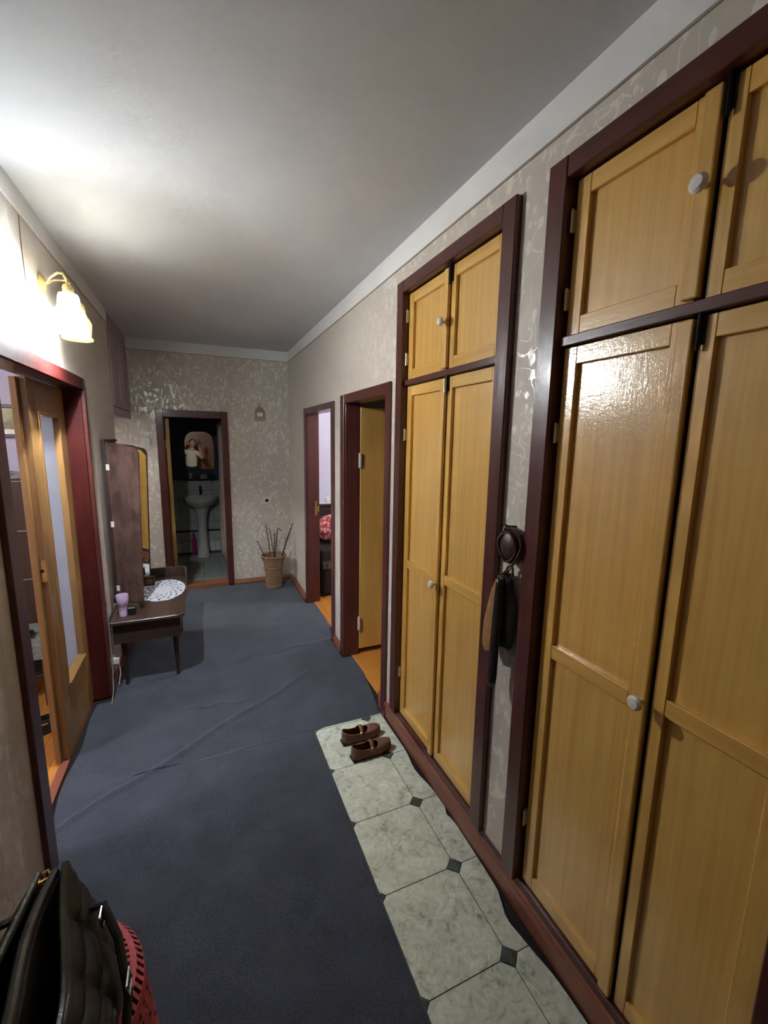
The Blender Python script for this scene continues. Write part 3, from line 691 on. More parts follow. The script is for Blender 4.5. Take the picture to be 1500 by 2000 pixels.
# doily on the vanity
dm = MB(); dcx, dcy, ra, rb = -0.312, 3.70, 0.155, 0.255; NT_, NR = 108, 22
vs = []; fs = []
for i in range(NR+1):
    for j in range(NT_):
        a = 2*math.pi*j/NT_; t = i/NR
        sca = 1 + (0.035*abs(math.sin(a*13.5)) if i >= NR-3 else 0)*(i-NR+4)/4
        vs.append((dcx+ra*t*sca*math.cos(a), dcy+rb*t*sca*math.sin(a), VZ+0.003+0.0015*math.sin(a*9+i)*t))
for i in range(NR):
    for j in range(NT_):
        hole = i >= 9 and i not in (12, 16, 20, 21) and ((j//2+i//2*1) % 4 == 0) and (i % 4 in (1, 2, 3))
        if not hole: fs.append((i*NT_+j, i*NT_+(j+1) % NT_, (i+1)*NT_+(j+1) % NT_, (i+1)*NT_+j))
dm.add(vs, fs); dl_ = obj('doily', dm, 'crochet_white', None, 0, False, solid=0.0025, loc=(dcx, dcy, VZ))
tag(dl_, 'white oval crochet doily lying on the dark vanity', 'doily')

# pink bottle-holder cup, drinking glass, small box, comb on the vanity
pk = thing('pink_container', 'pale pink plastic container with black tab standing at the vanity corner', 'container', (-0.525, 3.24, VZ))
pb = MB().lathe([(0.024, 0.001), (0.026, 0.03), (0.025, 0.075), (0.033, 0.085), (0.037, 0.125), (0.036, 0.15), (0.033, 0.15), (0.033, 0.09), (0.001, 0.085)], (-0.525, 3.24, VZ), 20)
obj('body', pb, 'pink_plastic', pk, 0, True); obj('tab', MB().box(-0.571, -0.548, 3.225, 3.25, VZ+0.10, VZ+0.14), 'black_plastic', pk, 0.003)
obj('stand_block', MB().box(-0.497, -0.452, 3.225, 3.26, VZ+0.001, VZ+0.055), 'black_plastic', pk, 0.003)
gl = thing('drinking_glass', 'small clear tumbler beside the near mirror wing', 'glass', (-0.425, 3.36, VZ))
obj('tumbler', MB().lathe([(0.022, 0.001), (0.027, 0.07), (0.025, 0.07), (0.020, 0.008), (0.001, 0.007)], (-0.425, 3.36, VZ), 20), 'clear_glass', gl, 0, True)
bx = thing('trinket_box', 'small brown box behind the doily under the far mirror wing', 'box', (-0.42, 3.86, VZ))
obj('box_body', B(-0.455, -0.385, 3.84, 3.885, VZ+0.001, VZ+0.075), 'leather_brown', bx, 0.003); obj('label_patch', B(-0.445, -0.40, 3.837, 3.840, VZ+0.015, VZ+0.06), 'leather_tan', bx)
tag(obj('matchbox', B(-0.485, -0.455, 3.30, 3.34, VZ+0.001, VZ+0.03), 'leather_brown', None, 0.002, loc=(-0.47, 3.32, VZ)), 'tiny dark box between pink container and tumbler', 'box')
# cable and socket block by the vanity
cp = [(-0.599, 3.150, 0.60), (-0.598, 3.147, 0.45), (-0.597, 3.140, 0.30), (-0.594, 3.120, 0.18), (-0.590, 3.06, 0.05), (-0.590, 2.98, 0.008)]
tag(obj('cable', MB().tube(cp, 0.0028, 6), 'cable_grey', None, 0, True, loc=(-0.597, 3.14, 0.0)), 'thin grey cable running down beside the red door jamb', 'cable')
pw = thing('wall_socket_plug', 'white socket with plug on the wall under the vanity', 'socket', (-0.62, 3.2, 0.2))
obj('socket', B(-0.62, -0.60, 3.165, 3.235, 0.16, 0.23), 'white_plastic', pw, 0.004); obj('plug', MB().box(-0.60, -0.565, 3.185, 3.215, 0.175, 0.215).tube([(-0.57, 3.2, 0.18), (-0.565, 3.2, 0.10), (-0.58, 3.19, 0.02)], 0.004, 6), 'white_plastic', pw, 0.004)

# ------------------------------------------------------------------ far wall fittings
sw = thing('light_switch', 'white light switch on the far wall left of the bathroom door', 'switch', (-0.50, YF, 1.64))
obj('plate', B(-0.545, -0.455, YF-0.012, YF, 1.60, 1.685), 'white_plastic', sw, 0.003); 
for x in (-0.540, -0.499): obj('rocker', B(x, x+0.039, YF-0.017, YF-0.012, 1.607, 1.678), 'white_plastic', sw, 0.002)
so = thing('power_socket', 'white power socket on the far wall above the wicker basket', 'socket', (0.71, YF, 0.98))
obj('plate', B(0.668, 0.752, YF-0.010, YF, 0.938, 1.022), 'white_plastic', so, 0.003)
ring = MB().lathe([(0.020, 0), (0.025, 0), (0.025, 0.006), (0.020, 0.006)], (0, 0, 0), 24, closed=True).xf(Matrix.Translation((0.710, YF-0.010, 0.98)) @ Matrix.Rotation(R(90), 4, 'X'))
obj('ring', ring, 'white_plastic', so, 0, True)
obj('recess', MB().lathe([(0.001, 0), (0.0195, 0), (0.0195, 0.002), (0.001, 0.002)], (0, 0, 0), 20).xf(Matrix.Translation((0.710, YF-0.010, 0.98)) @ Matrix.Rotation(R(90), 4, 'X')), 'black_plastic', so)
bc = thing('wall_birdcage', 'small wooden birdcage-shaped hanging ornament with a white card on the far wall', 'ornament', (0.658, YF, 1.98))
arch = [(0.606, 1.985)] + [(0.658+0.052*math.cos(R(a)), 2.0+0.05*math.sin(R(a))) for a in range(180, -1, -15)] + [(0.710, 1.985), (0.710, 1.912), (0.606, 1.912)]
obj('back_plate', MB().prism(arch, 'y', YF-0.010, YF-0.001), 'cage_wood', bc, 0.001)
bars = MB()
for i in range(9):
    x = 0.612+0.0115*i; dz = math.sqrt(max(0, 0.05**2-(x-0.658)**2))
    bars.tube([(x, YF-0.026, 1.925), (x, YF-0.028, 1.99), (x, YF-0.018, 2.0+dz*0.9)], 0.0016, 5)
bars.box(0.607, 0.709, YF-0.032, YF-0.010, 1.985, 1.993); obj('cage_bars', bars, 'cage_wood', bc)
obj('base_tray', B(0.602, 0.714, YF-0.036, YF-0.001, 1.906, 1.922), 'cage_wood', bc, 0.002)
obj('card', B(0.628, 0.690, YF-0.034, YF-0.0325, 1.942, 1.984), 'paper_white', bc)
obj('hook', MB().tube([(0.658, YF-0.006, 2.048), (0.658, YF-0.008, 2.075), (0.663, YF-0.008, 2.085), (0.658, YF-0.006, 2.095)], 0.003, 6), 'dark_gap', bc, 0, True)

# ------------------------------------------------------------------ wicker basket with twigs
KX, KY = 0.735, 4.915
bk = thing('wicker_basket', 'tall flared wicker basket standing in the far right corner', 'basket', (KX, KY, 0))
def bprof(t): return 0.086 + 0.020*t + 0.028*max(0, (t-0.62)/0.38)**2
vs = []; fs = []; NTH, NRW = 96, 34; H_ = 0.355
for i in range(NRW+1):
    t = i/NRW
    for j in range(NTH):
        a = 2*math.pi*j/NTH
        r = bprof(t) + 0.006*math.sin(a*12)*(1 if (i//1) % 2 else -1)
        vs.append((KX+r*math.cos(a), KY+r*math.sin(a), 0.012+H_*t))
for i in range(NRW):
    for j in range(NTH): fs.append((i*NTH+j, i*NTH+(j+1) % NTH, (i+1)*NTH+(j+1) % NTH, (i+1)*NTH+j))
obj('weave', MB().add(vs, fs), 'wicker', bk, 0, False, solid=0.006)
stk = MB()
for j in range(24):
    a = 2*math.pi*(j+0.5)/24; stk.tube([(KX+(bprof(t)+0.003)*math.cos(a), KY+(bprof(t)+0.003)*math.sin(a), 0.012+H_*t) for t in (0, 0.2, 0.4, 0.6, 0.7, 0.8, 0.9, 1)], 0.0022, 5)
obj('stakes', stk, 'wicker', bk)
def braid(z, r, name, th=0.007):
    mb = MB()
    for ph in (0, math.pi):
        mb.tube([(KX+(r+0.005*math.cos(14*a+ph))*math.cos(a), KY+(r+0.005*math.cos(14*a+ph))*math.sin(a), z+0.006*math.sin(14*a+ph)) for a in [2*math.pi*k/112 for k in range(112)]], th, 6, True)
    obj(name, mb, 'wicker', bk, 0, True)
braid(0.37, 0.135, 'rim'); braid(0.012, 0.087, 'foot_ring'); braid(0.232, 0.1025, 'middle_band', 0.005)
obj('base', MB().lathe([(0.001, 0.006), (0.084, 0.006), (0.084, 0.014), (0.001, 0.014)], (KX, KY, 0), 24), 'wicker', bk)
twigs = [((0.655, 0.745), 'tall upright dried twig at the left of the basket', -0.03), ((0.56, 0.56), 'short dried twig leaning out furthest to the left', 0.02), ((0.705, 0.69), 'dried twig crossing in the middle of the basket', 0.05),
         ((0.80, 0.695), 'dried twig with a drooping tip in the middle of the basket', -0.02), ((0.962, 0.755), 'tallest dried twig leaning right toward the wall', -0.04), ((0.955, 0.675), 'lower of the two dried twigs leaning right', 0.04), ((0.765, 0.63), 'thin short dried twig behind the drooping one', 0.06)]
for k, ((tx, tz), lb, dy) in enumerate(twigs):
    bx0 = KX + (tx-KX)*0.12 + (0.05 if k == 2 else -0.05 if k == 3 else 0); by0 = KY+dy*0.5
    p0 = Vector((bx0, by0, 0.03)); p1 = Vector((tx, KY+dy, tz)); pm = (p0+p1)/2 + Vector(((tx-KX)*-0.14, 0, 0.02))
    if k == 3: pts = [p0, Vector((0.765, KY+dy, 0.5)), Vector((0.785, KY+dy, 0.67)), Vector((0.80, KY+dy, 0.695)), Vector((0.825, KY+dy, 0.655))]
    else: pts = [p0*(1-t)**2 + pm*2*t*(1-t) + p1*t*t for t in (0, .15, .3, .45, .6, .72, .84, .92, 1)]
    tw = thing('dried_twig', lb, 'twig', tuple(p0), 'dried twigs in the wicker basket')
    obj('stem', MB().tube(pts, [0.0048-0.0026*i/(len(pts)-1) for i in range(len(pts))], 6), 'twig_bark', tw, 0, True)
    bd = MB(); cum = [0]
    for i in range(1, len(pts)): cum.append(cum[-1]+(pts[i]-pts[i-1]).length)
    s = 0.40*cum[-1]; sd = 1
    while s < cum[-1]-0.004:
        i = max(q for q in range(len(cum)) if cum[q] <= s); i = min(i, len(pts)-2)
        q = pts[i].lerp(pts[i+1], (s-cum[i])/(cum[i+1]-cum[i])); d = (pts[i+1]-pts[i]).normalized()
        sidev = Vector((d.z, 0.3*sd, -d.x)).normalized()*sd
        bd.ell(q+sidev*0.005, 0.0055, 0.0055, 0.0095, 6, 4); s += 0.019+rnd.random()*0.006; sd = -sd
    obj('buds', bd, 'bud_grey', tw, 0, True)

# ------------------------------------------------------------------ shoes on the linoleum
def shoe(label, heel, ang, side):
    t = thing('shoe', label, 'shoe', (heel[0], heel[1], 0.003), 'pair of brown strap shoes on the linoleum')
    L, W = 0.238, 0.040
    T = Matrix.Translation((heel[0], heel[1], 0.004)) @ Matrix.Rotation(R(ang), 4, 'Z')
    def hw(s):  # half width along length 0..1
        if s < 0.12: return W*0.72*math.sqrt(max(0, 1-((0.12-s)/0.12)**2))
        if s < 0.62: return W*(0.72+0.28*math.sin((s-0.12)/0.5*math.pi/2)) - 0.004*math.sin((s-0.12)/0.5*math.pi)
        return W*math.sqrt(max(0, 1-((s-0.62)/0.38)**2.4))
    S = [0, .015, .04, .08, .14, .22, .30, .38, .46, .54, .62, .70, .78, .85, .91, .96, .99, 1.0]
    out = [(s*L, hw(s)) for s in S]; ring = out + [(x, -y) for x, y in out[-2:0:-1]]
    lift = lambda x: 0.012*max(0, (x/L-0.75)/0.25)**2
    n = len(ring); vs = []; fs = []
    for z in (0.0, 0.016): vs += [(x*1.005, y*1.04, z+lift(x)) for x, y in ring]
    fs = [tuple(range(n))[::-1], tuple(range(n, 2*n))] + [(i, (i+1) % n, n+(i+1) % n, n+i) for i in range(n)]
    sole = MB().add(vs, fs); sole.prism([(0.0, -0.028), (0.07, -0.030), (0.07, 0.030), (0.0, 0.028)], 'z', -0.0005, 0.012)
    obj('sole', sole.xf(T), 'shoe_sole', t, 0.0015)
    def top(s):
        if s < 0.20: return 0.066-0.02*(s/0.2)
        if s < 0.40: return 0.046-0.006*(s-0.2)/0.2
        return 0.040-0.004*min(1, (s-0.40)/0.3)
    lev = 6; vs = []; fs = []
    for k in range(lev+1):
        f = k/lev
        for (x, y) in ring:
            s = x/L; h = top(s); inn_ = 1-0.10*f**2*(1 if s < 0.6 else 2.2)
            vs.append((L*0.5+(x-L*0.5)*(1-0.03*f**2), y*inn_, 0.014+lift(x)*(1-f)+h*f))
    for k in range(lev):
        for i in range(n): fs.append((k*n+i, k*n+(i+1) % n, (k+1)*n+(i+1) % n, (k+1)*n+i))
    up = MB().add(vs, fs)
    # closed vamp over the toes
    vs = []; fs = []; SS = [.66, .70, .74, .79, .84, .89, .93, .96, .985, 1.0]; nc = 10
    for s in SS:
        w_ = hw(s)*0.80; h0 = 0.014+top(s); x = L*0.5+(s*L-L*0.5)*0.97
        for j in range(nc+1):
            v = -1+2*j/nc; cut = 0.03*(1-v*v) if s < 0.75 else 0
            vs.append((x+ (0 if s > .68 else -0.02*abs(v)**2), w_*v, h0-0.002+0.012*(1-v*v)*(1-max(0, (s-.8)/.2)**2)))
    for i in range(len(SS)-1):
        for j in range(nc): fs.append((i*(nc+1)+j, i*(nc+1)+j+1, (i+1)*(nc+1)+j+1, (i+1)*(nc+1)+j))
    up.add(vs, fs)
    obj('upper', up.xf(T), 'shoe_suede', t, 0, True, solid=0.003, angle=60)
    sv = []; sf = []; s0, s1 = 0.41, 0.50
    for s in (s0, s1):
        for j in range(13):
            a = math.pi*j/12; sv.append((L*s+0.006*math.sin(a), hw(s)*0.98*math.cos(a), 0.045+0.030*math.sin(a)))
    for j in range(12): sf.append((j, j+1, 13+j+1, 13+j))
    obj('strap', MB().add(sv, sf).xf(T), 'shoe_suede', t, 0, True, solid=0.004)
    obj('insole', MB().prism([(x*0.94+0.006, y*0.86) for x, y in ring], 'z', 0.016, 0.019).xf(T), 'shoe_lining', t)
    obj('buckle', MB().tube([(L*0.455+0.008*math.cos(a), side*hw(.45)*0.99, 0.050+0.010*math.sin(a)) for a in [2*math.pi*k/8 for k in range(8)]], 0.0016, 5, True).xf(T), 'brass', t)
shoe('brown suede strap shoe nearer the viewer on the linoleum', (0.672, 1.945), 6, -1)
shoe('brown suede strap shoe behind its twin on the linoleum', (0.662, 2.085), 4, -1)

# ------------------------------------------------------------------ things hanging between the wardrobes
HX = XR-0.002
co = thing('leather_coil', 'dark brown coiled leather belt hanging between the wardrobes', 'belt', (HX-0.02, 1.135, 1.36))
for k, (rx, rz, dx, dz) in enumerate(((0.056, 0.060, -0.030, 0), (0.050, 0.056, -0.018, -0.006), (0.044, 0.050, -0.040, -0.004), (0.036, 0.044, -0.026, 0.004), (0.056, 0.052, -0.010, 0.002))):
    mb = MB(); N = 36; vs = []; fs = []
    for j in range(N):
        a = 2*math.pi*j/N; wob = 0.003*math.sin(3*a+k*1.7)
        for (dr, dx2) in ((-0.003, -0.010), (0.003, -0.010), (0.003, 0.010), (-0.003, 0.010)):
            vs.append((HX+dx+dx2*0.9+wob, 1.135+(rx+dr)*math.cos(a)*(1-0.18*max(0, -math.sin(a))), 1.355+dz+(rz+dr)*math.sin(a)))
    for j in range(N):
        for c in range(4): fs.append((4*j+c, 4*j+(c+1) % 4, 4*((j+1) % N)+(c+1) % 4, 4*((j+1) % N)+c))
    obj('loop', mb.add(vs, fs), 'leather_brown', co, 0, True)
obj('pouch', MB().ell((HX-0.030, 1.135, 1.354), 0.024, 0.048, 0.054, 18, 12), 'leather_brown', co, 0, True)
obj('nail', MB().tube([(HX+0.002, 1.150, 1.415), (HX-0.035, 1.152, 1.418), (HX-0.040, 1.152, 1.424)], 0.004, 6), 'black_metal', co)
obj('tie', MB().tube([(HX-0.034, 1.152, 1.420), (HX-0.038, 1.165, 1.408), (HX-0.038, 1.155, 1.395), (HX-0.036, 1.145, 1.402), (HX-0.034, 1.152, 1.418)], 0.005, 6), 'leather_brown', co, 0, True)
hb_ = thing('hanging_pouch', 'tan and black leather pouch hanging from a hook between the wardrobes', 'pouch', (HX-0.03, 1.15, 1.27))
def leafshape(y0, z0, y1, z1, wmax, th, x, tilt=0.0, n=14, squash=1.0):
    vs = []; fs = []; m_ = 12
    for i in range(n+1):
        t = i/n; cy = y0+(y1-y0)*t; cz = z0+(z1-z0)*t
        wd = wmax*(0.18+0.82*math.sin(math.pi*min(1, (0.10+0.62*t)))**1.3) * (1 if t < .9 else 1-0.35*((t-.9)/.1)**2)
        for j in range(m_):
            a = 2*math.pi*j/m_; vs.append((x+tilt*t+th*math.sin(a)*(0.4+0.6*math.sin(math.pi*min(1, .15+t*.75))), cy+wd*math.cos(a), cz+0.006*math.sin(3*a+i)*squash))
    for i in range(n):
        for j in range(m_): fs.append((i*m_+j, i*m_+(j+1) % m_, (i+1)*m_+(j+1) % m_, (i+1)*m_+j))
    fs += [tuple(range(m_))[::-1], tuple(range(n*m_, (n+1)*m_))]
    return MB().add(vs, fs)
obj('tan_side', leafshape(1.160, 1.235, 1.200, 0.945, 0.046, 0.013, HX-0.046), 'leather_tan', hb_, 0, True)
obj('dark_side', leafshape(1.146, 1.255, 1.140, 0.985, 0.054, 0.018, HX-0.026), 'leather_black', hb_, 0, True)
obj('hook', MB().tube([(HX+0.001, 1.128, 1.292), (HX-0.015, 1.128, 1.292), (HX-0.030, 1.130, 1.272), (HX-0.036, 1.132, 1.262), (HX-0.040, 1.132, 1.270)], 0.004, 6), 'brass', hb_, 0, True)
obj('loop', MB().tube([(HX-0.030+0.004*math.sin(a), 1.131+0.016*math.cos(a), 1.258+0.026*math.sin(a)) for a in [2*math.pi*k/14 for k in range(14)]], 0.0045, 6, True), 'leather_brown', hb_, 0, True)
sh_ = thing('shoehorn', 'long black shoehorn hanging in front of the leather pouch', 'shoehorn', (HX-0.06, 1.16, 0.85))
vs = []; fs = []; n = 16
for i in range(n+1):
    t = i/n; z = 1.238-0.405*t; wd = (0.020+0.006*t) if t > .15 else 0.012+0.008*t/.15
    if t > 0.9: wd *= math.sqrt(max(0.05, 1-((t-.9)/.1)**2*0.75))
    cy = 1.146+0.010*t
    for j in range(7):
        u = -1+2*j/6; vs.append((HX-0.066+0.012*u*u-0.004*t, cy+wd*u, z))
for i in range(n):
    for j in range(6): fs.append((i*7+j, i*7+j+1, (i+1)*7+j+1, (i+1)*7+j))
obj('blade', MB().add(vs, fs), 'black_plastic', sh_, 0, True, solid=0.004)
obj('hanger', MB().tube([(HX-0.062, 1.158, 1.236), (HX-0.058, 1.172, 1.248), (HX-0.048, 1.150, 1.252), (HX-0.036, 1.134, 1.262)], 0.003, 6), 'black_plastic', sh_, 0, True)

# ------------------------------------------------------------------ stool with crochet cover, handbag on it
SX, SY, SR, SZ = -0.398, 0.985, 0.205, 0.445
st = thing('round_stool', 'round stool under a pink crochet cover in the lower left corner', 'stool', (SX, SY, 0))
obj('seat', MB().lathe([(0.001, 0.36), (SR-0.02, 0.36), (SR-0.004, 0.372), (SR, 0.40), (SR-0.006, 0.43), (SR-0.03, SZ), (0.001, SZ+0.004)], (SX, SY, 0), 40), 'pouf_brown', st, 0, True)
obj('skirt_cloth', MB().lathe([(SR-0.012, 0.37), (SR-0.004, 0.25), (SR-0.004, 0.02), (SR-0.010, 0.02), (SR-0.018, 0.25), (SR-0.020, 0.37)], (SX, SY, 0), 64, closed=True, fn=lambda a, z: 1+0.02*math.sin(a*14)*(0.4-z)/0.4), 'pouf_brown', st, 0, True)
for k in range(4):
    a = R(45+90*k); obj('leg', MB().lathe([(0.012, 0.001), (0.018, 0.365)], (SX+0.13*math.cos(a), SY+0.13*math.sin(a), 0), 10), 'dark_wood', st, 0, True)
vs = []; fs = []; NA = 144; prof = []
for i in range(16): prof.append((SR*0.97*i/15 + 0.0005, SZ+0.009-0.006*max(0, i-13)))
for i in range(1, 17): prof.append((SR+0.008+0.014*i/16, SZ-0.010-0.0165*i))
NRR = len(prof)
for i, (r, z) in enumerate(prof):
    for j in range(NA):
        a = 2*math.pi*j/NA; k = max(0, (i-16)/15)
        rr = r*(1+0.045*k*math.sin(a*9+0.6)+0.02*k*math.sin(a*17)); sag = -0.02*k*abs(math.sin(a*4.5))
        vs.append((SX+rr*math.cos(a), SY+rr*math.sin(a), z+sag*(1 if i > 25 else 0)))
for i in range(NRR-1):
    for j in range(NA):
        band = i % 9
        hole = (i >= 4 and i < NRR-2) and ((band in (0, 2, 4) and j % 3 == (i//2) % 3) or (band == 6 and j % 4 == 1))
        if i >= 9 and i <= 15: hole = (i % 2 == 1 and j % 2 == 0)
        if not hole: fs.append((i*NA+j, i*NA+(j+1) % NA, (i+1)*NA+(j+1) % NA, (i+1)*NA+j))
cvr = obj('crochet_cover', MB().add(vs, fs), 'crochet_pink', st, 0, False, solid=0.002)
tag(cvr, 'pink openwork crochet cover')

hg = thing('handbag', 'open dark leather handbag standing on the pink covered stool', 'handbag', (-0.345, 0.86, SZ+0.012))
BZ = SZ+0.0155
def bag_panel(xb, xt, bulge, ztop, name, mat, quilt=False, y0=0.665, y1=1.035, th=0.010, zlow=BZ):
    NY, NZ = 40, 30; vs = []; fs = []
    for i in range(NY+1):
        s = i/NY; y = y0+(y1-y0)*s
        for k in range(NZ+1):
            t = k/NZ; zt = ztop(s); z = zlow+(zt-zlow)*t
            x = xb+(xt(s)-xb)*t + bulge*math.sin(math.pi*t**0.8)*max(0.0, math.sin(math.pi*s))**0.5
            if quilt: x += 0.013*math.copysign(1, bulge)*(abs(math.sin(t*6*math.pi))**0.5*abs(math.sin(s*4*math.pi))**0.4-0.5)*(1 if t < 0.9 else (1-t)*10)
            x += 0.004*math.sin(s*9+t*4)*(1-t)
            vs.append((x, y+0.012*(t-0.5)*math.sin(s*3), z))
    for i in range(NY):
        for k in range(NZ): p = i*(NZ+1)+k; fs.append((p, p+1, p+NZ+2, p+NZ+1))
    return obj(name, MB().add(vs, fs), mat, hg, 0, True, solid=th, angle=70)
rt = lambda s: BZ+0.200+0.090*max(0, (s-0.40)/0.60)**1.2
lt = lambda s: BZ+0.235+0.045*s
dt = lambda s: BZ+0.225+0.052*s
rx = lambda s: -0.292-0.016*s*s+0.014*math.sin(s*5)
lx_ = lambda s: -0.428+0.058*s
dx_ = lambda s: -0.362+0.020*s+0.010*math.sin(s*6+0.5)
rp = bag_panel(-0.250, rx, 0.050, rt, 'right_panel', 'leather_black', True, th=0.014)
lp = bag_panel(-0.440, lx_, -0.045, lt, 'left_panel', 'leather_black', True, th=0.014)
bag_panel(-0.350, dx_, 0.0, dt, 'divider', 'lining_grey', False, 0.68, 1.03, 0.026)
obj('divider_trim', MB().tube([(dx_(k/14), 0.68+0.35*k/14, dt(k/14)+0.004) for k in range(15)], 0.009, 8), 'leather_trim', hg, 0, True)
obj('bottom', B(-0.437, -0.252, 0.668, 1.032, BZ-0.001, BZ+0.012), 'leather_black', hg, 0.004)
def gusset(y, sgn):
    vs = []; fs = []
    for k in range(9):
        t = k/8; z = BZ+0.19*t
        for j in range(7):
            u = j/6; x0, x1 = -0.435+0.02*t-0.02*math.sin(math.pi*t), -0.255-0.04*t+0.02*math.sin(math.pi*t)
            vs.append((x0+(x1-x0)*u, y-sgn*0.045*math.sin(math.pi*u)*t, z))
    for k in range(8):
        for j in range(6): p = k*7+j; fs.append((p, p+1, p+8, p+7))
    obj('gusset', MB().add(vs, fs), 'leather_black', hg, 0, True, solid=0.005)
gusset(1.03, 1); gusset(0.67, -1)
for nm, x, zz in (('right_zip_edge', rx, rt), ('left_zip_edge', lx_, lt)):
    obj(nm, MB().tube([(x(k/16), 0.668+0.364*k/16, zz(k/16)+0.003) for k in range(17)], 0.0065, 6), 'leather_trim', hg, 0, True)
hd = MB().tube([(-0.272, 0.985, BZ+0.20), (-0.245, 0.97, BZ+0.215), (-0.212, 0.92, BZ+0.175), (-0.190, 0.86, BZ+0.10), (-0.192, 0.80, BZ+0.05), (-0.200, 0.75, BZ+0.10), (-0.218, 0.72, BZ+0.18), (-0.240, 0.715, BZ+0.215)], 0.0085, 8)
obj('handle', hd, 'leather_black', hg, 0, True)
hd = MB().tube([(-0.395, 0.985, BZ+0.24), (-0.445, 0.96, BZ+0.25), (-0.485, 0.90, BZ+0.18), (-0.49, 0.84, BZ+0.12), (-0.48, 0.78, BZ+0.17), (-0.45, 0.73, BZ+0.22)], 0.0085, 8)
obj('handle', hd, 'leather_black', hg, 0, True)
def buckle(y, z, x, par):
    q = [(x, y-0.017, z-0.013), (x, y+0.017, z-0.013), (x-0.003, y+0.017, z+0.013), (x-0.003, y-0.017, z+0.013)]
    obj('buckle', MB().tube(q, 0.0028, 6, True), 'chrome', par, 0, True)
buckle(0.955, BZ+0.205, -0.243, rp); buckle(0.86, BZ+0.125, -0.186, rp)
obj('zip_pull', MB().tube([(-0.345, 1.02, BZ+0.278), (-0.355, 1.035, BZ+0.282), (-0.370, 1.03, BZ+0.280), (-0.365, 1.012, BZ+0.278)], 0.004, 6, True), 'brass', hg, 0, True)
obj('zip_pull', MB().tube([(-0.345, 0.70, BZ+0.245), (-0.335, 0.735, BZ+0.247)], 0.004, 6), 'brass', hg, 0, True)
obj('side_strap', MB().tube([(-0.455, 0.95, BZ+0.20), (-0.468, 0.88, BZ+0.15), (-0.475, 0.80, BZ+0.10)], 0.006, 6), 'leather_trim', hg, 0, True)

# ------------------------------------------------------------------ bathroom
bw = MB()
bw.box(-0.95, 0.95, 6.74, 6.84, 0, ZC); bw.box(-0.95, -0.85, 5.25, 6.74, 0, ZC); bw.box(0.85, 0.95, 5.25, 6.74, 0, ZC)
bwall = struct('wall_bathroom', bw, 'bath_blue', 'dark bluish bathroom walls with tiles behind the sink', cat='wall')
tm = None
for i in range(8):
    for k in range(7):
        x0 = -0.60+0.152*i; z0 = 0.03+0.152*k
        if tm is None:
            mb = B(-0.0745, 0.0745, -0.008, 0, -0.0745, 0.0745); o = obj('wall_tile', mb, 'tile_grey', bwall, 0.0015); tm = o.data
            tmw = tm.copy(); tmw.materials.clear(); tmw.materials.append(M['tile_white'])
        else:
            o = bpy.data.objects.new('wall_tile', tm); COL.objects.link(o); o.parent = bwall
        if k == 0: o.data = tmw
        o.location = (x0+0.076, 6.74, z0+0.076)
bfl = struct('floor_bathroom', B(-0.85, 0.85, 5.25, 6.74, -0.02, 0.004), 'grout', 'grey tiled bathroom floor', cat='floor')
tm = None
for i in range(8):
    for k in range(7):
        if tm is None:
            o = obj('floor_tile', B(-0.0985, 0.0985, -0.0985, 0.0985, 0, 0.008), 'floor_tile_grey', bfl, 0.0015); tm = o.data
        else:
            o = bpy.data.objects.new('floor_tile', tm); COL.objects.link(o); o.parent = bfl
        o.location = (-0.74+0.2*i+0.03, 5.37+0.2*k, 0.003)
sk = thing('pedestal_sink', 'grey-white pedestal washbasin in the dark bathroom', 'sink', (-0.01, 6.5, 0.011))
bs = MB()
ringp = []
for (r, z) in ((0.055, 0.70), (0.12, 0.745), (0.19, 0.80), (0.225, 0.845), (0.232, 0.872), (0.225, 0.880), (0.205, 0.876), (0.17, 0.83), (0.10, 0.775), (0.03, 0.765), (0.001, 0.764)): ringp.append((r, z))
bs.lathe(ringp, (-0.01, 6.50, 0), 36, sx=1.0, sy=0.86)
bs.box(-0.215, 0.195, 6.62, 6.731, 0.845, 0.885)
obj('basin', bs, 'white_ceramic', sk, 0, True)
obj('pedestal', MB().lathe([(0.088, 0.012), (0.088, 0.03), (0.075, 0.10), (0.062, 0.30), (0.062, 0.52), (0.075, 0.64), (0.10, 0.72), (0.10, 0.735)], (-0.005, 6.53, 0), 24), 'white_ceramic', sk, 0, True)
fc = MB().tube([(-0.005, 6.675, 0.885), (-0.005, 6.675, 0.955), (-0.005, 6.66, 0.985), (-0.005, 6.60, 0.985), (-0.005, 6.56, 0.965)], 0.014, 10).box(-0.022, 0.012, 6.655, 6.69, 0.985, 1.01)
obj('faucet', fc, 'black_metal', sk, 0, True)
obj('drain', MB().lathe([(0.001, 0.766), (0.02, 0.766), (0.02, 0.769), (0.001, 0.769)], (-0.01, 6.5, 0), 16), 'black_metal', sk)
bm_ = thing('bathroom_mirror', 'round-topped mirror above the bathroom sink reflecting the photographer', 'mirror', (0.012, 6.72, 1.5))
mo = []
W_, zt_, zb_ = 0.190, 1.775, 1.250
for a in range(0, 181, 12):
    ca, sa = math.cos(R(a)), math.sin(R(a))
    mo.append((0.012+W_*math.copysign(abs(ca)**0.55, ca), 1.56+0.218*abs(sa)**0.75))
mo += [(0.012-W_*1.0, 1.40), (0.012-W_*0.97, 1.29), (0.012-W_*0.90, zb_), (0.012+W_*0.93, zb_), (0.012+W_*0.98, 1.29), (0.012+W_, 1.40)]
RT = Matrix.Translation((0, 6.725, 1.5)) @ Matrix.Rotation(R(-0.55), 4, 'X') @ Matrix.Translation((0, -6.725, -1.5))
obj('mirror_glass', MB().prism(mo, 'y', 6.716, 6.722).xf(RT), 'mirror_glass', bm_)
